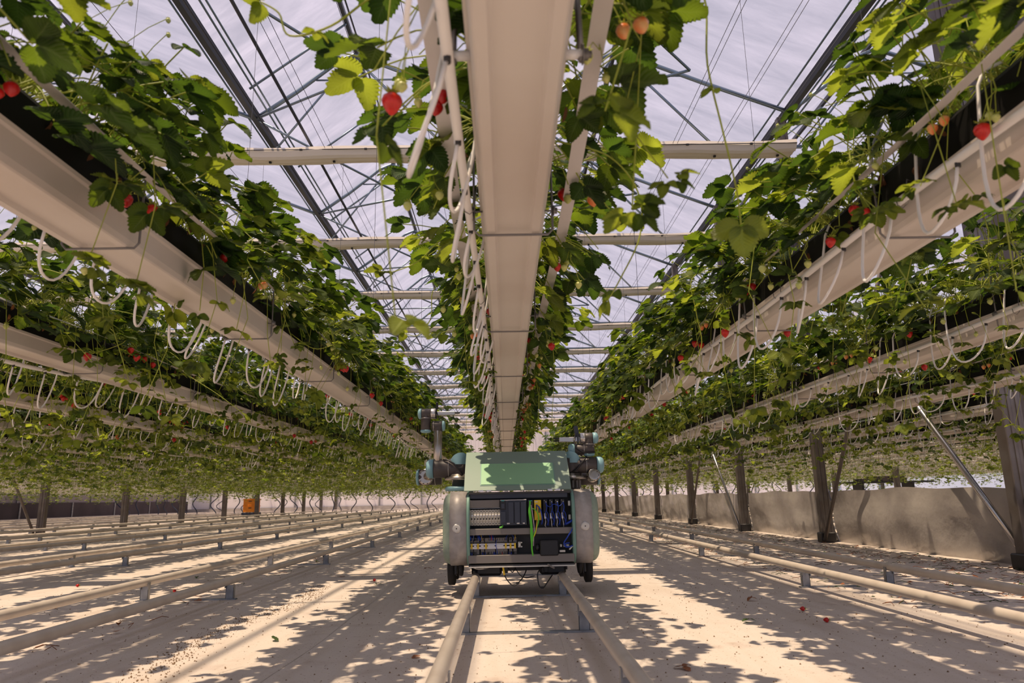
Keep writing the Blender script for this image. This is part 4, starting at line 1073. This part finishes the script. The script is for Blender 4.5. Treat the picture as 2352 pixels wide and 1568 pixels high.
# wires for the screens
m = MB()
for x in [-3.9, -3.75, -2.3, -2.2, -1.5, -.9, .6, 1.4, 2.3, 2.36, 2.9, 2.96, 3.5]:
    m.tube([(x, -3, 5.16), (x, YW, 5.16)], .0035, 3)
tag(m.build('screen_wires', 'beam'), 'thin dark screen wires stretched along the house under the roof', 'wires', kind='stuff')
# folded shade screens
for idx, y in enumerate(YT[2:]):
    m = MB(); x0 = max(-22, -5-y*.9); x1 = 3.95; n = int((x1-x0)/.35); rr = random.Random(idx)
    prof = [(-.16, .035), (-.15, .085), (-.05, .10), (.08, .10), (.16, .075), (.17, .02), (.12, -.035), (.06, -.02), (.02, -.05), (-.03, -.028), (-.08, -.055), (-.12, -.03)]
    vs = []; fs = []; k = len(prof)
    for j in range(n+1):
        x = x0+(x1-x0)*j/n; dz = .012*math.sin(x*3.1+idx)+rr.uniform(-.004, .004)
        for (a, b) in prof: vs.append((x, y-.12+a*(1+.08*math.sin(x*5+idx)), 5.10+b+dz))
    for j in range(n):
        for q in range(k): fs.append((j*k+q, j*k+(q+1) % k, (j+1)*k+(q+1) % k, (j+1)*k+q))
    fs.append(tuple(range(k))); fs.append(tuple(n*k+q for q in range(k))[::-1]); m.add(vs, fs, 0)
    t = thing('shade_screen', 'folded cream shade screen bundle hanging across the roof, %s' % (ordw(idx+1)+' from the camera'), 'shade screen', (0, 0, 0), 0, 'folded shade screens')
    m.build('cloth', 'screen', t)
    if idx < 8:
        m = MB(); x = x0+.2
        m.tube([(x0, y-.285, 5.135), (x1, y-.285, 5.135)], .006, 5)
        while x < x1: m.box((x, y-.29, 5.13), (.035, .02, .02)); m.box((x+.4, y-.12, 5.04), (.03, .03, .02)); x += .85
        m.build('hook', 'black', t, kind='stuff')

# ------------------------------------------------------------------ posts
def post(x, y, h, wd, label, group, shoe=True):
    t = thing('steel_post', label, 'post', (x, y, 0), 0, group)
    m = MB(); a = wd/2
    m.box((0, 0, h/2), (wd, wd*.72, h), bev=.006); m.box((-a*.3, -wd*.38, h/2), (wd*.12, .008, h)); m.box((a*.5, -wd*.38, h/2), (wd*.12, .008, h)); m.build('shaft', 'dark_steel', t)
    if shoe: m = MB(); m.box((0, 0, .06), (wd*1.35, wd*1.1, .12), bev=.01); m.build('base_shoe', 'black', t)
    return t
RP = [5.55, 9.07, 12.15, 15.5, 19.0, 22.4, 25.9, 29.4, 33, 36.5, 40, 44, 48, 51.5]
ordn = ['nearest one, at the right edge', 'second from the right edge', 'third from the right edge', 'fourth from the right edge', 'fifth from the right edge', 'sixth from the right edge']
for k, y in enumerate(RP):
    t = post(3.96, y, RG, .16 if k == 0 else .13, 'dark galvanised steel post at the tarp barrier, ' + (ordn[k] if k < 6 else ordw(k+1)+' from the right edge'), 'steel posts along the tarp barrier')
def brace(p0, p1, label, r_=.022, mt='shiny'):
    m = MB(); m.tube([p0, p1], r_, 12); tag(m.build('diagonal_brace', mt), label, 'brace', 'diagonal post braces')
brace((3.93, 5.50, .02), (3.93, 7.9, 2.75), 'shiny diagonal brace leaning off the foot of the nearest right post', .026)
brace((3.90, 8.98, .04), (3.90, 6.9, 2.9), 'dull diagonal brace leaning right from the foot of the second post', .022, 'dark_steel')
brace((3.90, 12.2, .02), (3.90, 14.6, 2.6), 'shiny diagonal brace leaning left from the foot of the third post')
brace((3.90, 15.4, .04), (3.90, 13.3, 2.6), 'dull diagonal brace leaning right from the foot of the fourth post', .022, 'dark_steel')
for k in range(9):
    y = 17.8+3.8*k
    post(-11.2, y, RG, .17, 'grey steel post among the left tracks, ' + (ordw(k+1)+' from the left'), 'steel posts on the left', False)
brace((-11.3, 17.7, .02), (-11.3, 15.8, 2.5), 'dull diagonal brace at the leftmost grey post', .03, 'dark_steel')
for k, (x, y) in enumerate([(11.4, 21), (11.4, 25), (11.4, 29), (11.4, 34), (11.4, 39), (11.4, 45), (7.6, 34), (7.6, 42), (18.8, 36), (18.8, 42), (18.8, 48)]):
    post(x, y, RG, .15, 'dark steel post behind the tarp, %s in %s' % (ordw([0, 1, 2, 3, 4, 5, 0, 1, 0, 1, 2][k]+1), {11.4: 'the middle line', 7.6: 'the nearest line', 18.8: 'the farthest line'}[x]), 'steel posts behind the tarp')

# ------------------------------------------------------------------ tarp barrier on the right
def tarp(y0, y1, h, label):
    m = MB(); n = int((y1-y0)*10); vs = []; fs = []; rr = random.Random(int(y0)); K = 9
    for j in range(n+1):
        y = y0+(y1-y0)*j/n
        for k in range(K+1):
            u = k/K; z = h*u+(.012*math.sin(y*1.9)+.008*math.sin(y*5.3) if k == K else 0)
            x = 4.06+.012*math.sin(y*2.3+u*2)+.008*math.sin(y*6.1-u*4)+.05*(1-u)**3-.006*math.sin(u*9+y*1.2)
            vs.append((x, y, max(.002, z)))
    q = K+1
    for j in range(n):
        for k in range(K): a = j*q+k; fs.append((a, a+q, a+q+1, a+1))
    # thickness
    o = len(vs); vs += [(v[0]+.004, v[1], v[2]) for v in vs]; fs += [tuple(o+a for a in f[::-1]) for f in fs]
    m.add(vs, fs, 0, True); tag(m.build('tarp_barrier', 'tarp'), label, 'tarp', 'tarp barrier panels')
prev = 3.6
for k in range(len(RP)):
    if k == 0: tarp(3.2, RP[0]-.05, .62, 'grey plastic tarp barrier piece at the far right edge, nearest the camera')
    else: tarp(RP[k-1]+.02, RP[k]-.02, .62, 'waist-high grey plastic tarp barrier ' + (['', 'between the two nearest right posts', 'between the second and third right posts', 'between the third and fourth right posts', 'between the fourth and fifth right posts', 'between the fifth and sixth right posts'][k] if k < 6 else 'between the %s and %s right posts' % (ordw(k), ordw(k+1))))
# gauze partition right of the nearest post
m = MB(); m.box((14, 5.70, 2.85), (19.8, .02, 5.7)); struct(m.build('wall_right', 'gauze'))

# ------------------------------------------------------------------ end and side walls
m = MB(); m.box((12, YW+.2, 3.4), (76, .05, 6.8)); struct(m.build('wall_back', 'endfilm'))
m = MB()
for x in range(-24, 30, 3): m.box((x*1.0, YW+.12, 3.4), (.10, .08, 6.7))
struct(m.build('trim_1', 'steel'))
m = MB(); m.box((3, YW+.05, .15), (56, .10, .30)); struct(m.build('baseboard_back', 'tarp'))
m = MB(); m.box((-22.6, 24, .425), (.12, 56, .85)); struct(m.build('baseboard_left', 'wallb'))
m = MB(); m.box((-22.7, 24, 3.4), (.05, 56, 6.6)); struct(m.build('wall_left', 'wallp'))
m = MB(); 
for k in range(17): m.box((-22.62, 1+k*3.0, 1.5), (.05, .06, 1.3))
for k in range(12): m.box((-22.52, 1.3+k*4.1, .425), (.03, .10, .85))
struct(m.build('trim_2', 'steel'))

# drain hoses dropping from the gutter ends
for i in ROWS:
    
    rr = random.Random(i+700); x = GX(i); m = MB(); ph = rr.random()*6; am = rr.uniform(.08, .35)
    pts = [(x+am*math.sin(k/12*PI*1.6+ph)*math.sin(PI*k/12), YE-.3, GZ+.01-(GZ-.02)*k/12) for k in range(13)]
    m.tube(pts, .028, 6)
    if rr.random() < .6: m.tube([(p[0]+.35-.1*math.sin(k), p[1]+.1, p[2]) for k, p in enumerate(pts)], .022, 6)
    tag(m.build('drain_hose', 'dolly'), 'dark drain hose at the far end of the '+row_phrase(i).replace(' above the robot', ''), 'hose', 'drain hoses at the far wall')

# ------------------------------------------------------------------ crates and trolley in the distance
def crate(z, label):
    t = thing('harvest_crate', label, 'crate', (-11.75, 33.9, z), 0, 'orange crates on the far trolley')
    m = MB(); 
    m.box((0, 0, .02), (.62, .42, .03)); m.box((-.30, 0, .16), (.025, .42, .30)); m.box((.30, 0, .16), (.025, .42, .30)); m.box((0, -.20, .16), (.6, .025, .30)); m.box((0, .20, .16), (.6, .025, .30))
    m.box((0, -.22, .285), (.66, .03, .03)); m.box((0, .22, .285), (.66, .03, .03)); m.build('body', 'crate', t)
    m = MB(); m.box((0, -.218, .2), (.14, .01, .035)); m.build('handle_slot', 'black', t)
m = MB()
t = thing('trolley', 'dark low trolley carrying the two orange crates', 'trolley', (-11.75, 33.9, 0)); m.box((0, 0, .16), (.74, .5, .12), bev=.01); m.build('deck', 'dolly', t)
for sx in (-1, 1):
    for sy in (-1, 1): m = MB(); m.lathe((sx*.3-.02, sy*.18, .055), (1, 0, 0), [(0, .04), (.003, .055), (.037, .055), (.04, .04)], 14); m.build('wheel', 'rubber', t)
crate(.222, 'orange plastic crate, lower one on the far trolley'); crate(.525, 'orange plastic crate, upper one on the far trolley')
# bench with pallets far on the right
t = thing('work_bench', 'dark flat work bench loaded with boards far behind the tarp', 'bench', (13.6, 26, 0))
m = MB(); m.box((0, 0, .92), (3.2, .9, .06)); m.build('bench_top', 'black', t)
for sx in (-1, 1): m = MB(); m.box((sx*.9, 0, .445), (.08, .7, .89)); m.build('leg', 'black', t)
m = MB(); m.box((-.1, 0, 1.0), (1.6, .7, .1)); m.box((.1, 0, 1.09), (1.1, .6, .08)); m.build('boards', 'wallb', t)

# ------------------------------------------------------------------ litter on the floor
r = random.Random(21)
def dryleaf(x, y, sc, mt, label, k):
    L = []; rr = random.Random(k); 
    for a in range(rr.choice((1, 2, 3))):
        d = (math.cos(a*2+k), math.sin(a*2+k), rr.uniform(-.05, .25)); L.append((Vector((0, 0, .006)), frame(d, (rr.uniform(-.4, .4), .1, 1)), sc*rr.uniform(.7, 1), sc*.6, 0))
    V, F, Mi = foliage_np(L, rr, 0); V[:, 2] = np.maximum(V[:, 2]-V[:, 2].min(), 0)+.002
    o = bpy.data.objects.new('fallen_leaf', npmesh('fallen_leaf', V, F, [mt], Mi*0, True)); C.objects.link(o); o.location = (x, y, 0)
    tag(o, label, 'leaf', 'fallen leaves on the ground cloth')
wh = [(-.95, 5.5, 'left of the robot'), (-.62, 4.7, 'left of the front wheel'), (-2.0, 3.9, 'between the left rails'), (-2.15, 4.3, 'between the left rails'), (-.35, 3.0, 'left of the centre rails'), (.62, 2.7, 'right of the centre rails'),
      (1.15, 3.6, 'right of the centre rails'), (-1.35, 6.1, 'left of the robot'), (-1.2, 7.2, 'left of the robot'), (-2.6, 6.3, 'left of the first side track'), (1.4, 4.3, 'in front of the right track'), (.75, 2.0, 'at the bottom right of the centre rails'), (-1.05, 3.4, 'left of the centre rails'), (-.70, 6.6, 'beside the far left wheel')]
for k, (x, y, p) in enumerate(wh): dryleaf(x, y, .045, 'dry' if k % 3 else 'leafd', ['curled brown', 'small dark green', 'dry reddish'][k % 3]+' fallen leaf on the ground cloth '+p, k)
def fallen(x, y, k, label):
    o = put_berry(0, None, (x, y, .013), .8, k, 1.5); o.name = 'fallen_strawberry'; tag(o, label, 'strawberry', 'fallen strawberries')
for x, y, lb in ((-1.02, 5.75, 'bright red fallen strawberry on the cloth left of the robot'), (-2.35, 5.3, 'red fallen strawberry left of the first side track'), (-2.75, 4.6, 'dark red fallen strawberry between first and second left tracks'), (-3.3, 5.8, 'red fallen strawberry beside the second left track'),
                 (1.55, 3.9, 'dark red fallen strawberry in front of the right rail'), (1.52, 3.55, 'brownish red fallen strawberry near the right rail')): fallen(x, y, x*9, lb)
def litter(label, n, seed, fx, green=.5):
    rr = random.Random(seed); m = MB()
    for _ in range(n):
        x, y = fx(rr); a = rr.random()*PI; l = rr.uniform(.03, .14)
        if rr.random() < .5: m.tube([(x, y, .004), (x+l*math.cos(a)*.5, y+l*math.sin(a)*.5, .008+rr.uniform(0, .012)), (x+l*math.cos(a+.4), y+l*math.sin(a+.4), .004)], .0018, 4, 0 if rr.random() < green else 1)
        else:
            v, f = leaflet(l*.4, l*.28, rr, False); c, s_ = math.cos(a), math.sin(a); m.add([(x+p[0]*c-p[1]*s_, y+p[0]*s_+p[1]*c, .012+abs(p[2])*.5) for p in v], f, 0 if rr.random() < green*.6 else 1)
    tag(m.build('plant_litter', ['leafd', 'dry']), label, 'plant litter', kind='stuff')
litter('scattered cut stalks and dead leaves along the foot of the tarp barrier', 1700, 1, lambda q: (2.62+1.3*q.random()**.8, 4.0+(q.random()**1.6)*26))
litter('cut green stalks lying between the two right-hand rails', 260, 2, lambda q: (q.uniform(2.0, 2.45), 3.9+8*q.random()))
litter('green cuttings strewn between the left tracks', 1500, 3, lambda q: (-7.3+q.gauss(0, .25), 9+35*q.random()), .8)
litter('dry bits and stalks between the first left rails', 70, 4, lambda q: (q.uniform(-2.25, -1.9), 3.2+5*q.random()), .2)
rr = random.Random(77); m = MB()
for _ in range(5200):
    if rr.random() < .72: x = rr.uniform(-3.2, 2.4); y = 1.3+rr.random()**1.4*7
    else: y = 1.6+rr.random()*4; x = -1.35+.05*math.sin(y*3)+rr.gauss(0, .05)
    s_ = rr.uniform(.0014, .0045); a = rr.random()*3; c, q = math.cos(a)*s_, math.sin(a)*s_
    m.add([(x-c, y-q, .0012), (x+q, y-c, .0012), (x+c, y+q, .0012), (x-q, y+c, .0012), (x, y, .0012+s_)], [(0, 1, 4), (1, 2, 4), (2, 3, 4), (3, 0, 4)])
tag(m.build('dirt_crumbs', 'crumb'), 'tiny brown dirt crumbs scattered over the white ground cloth', 'crumbs', kind='stuff')
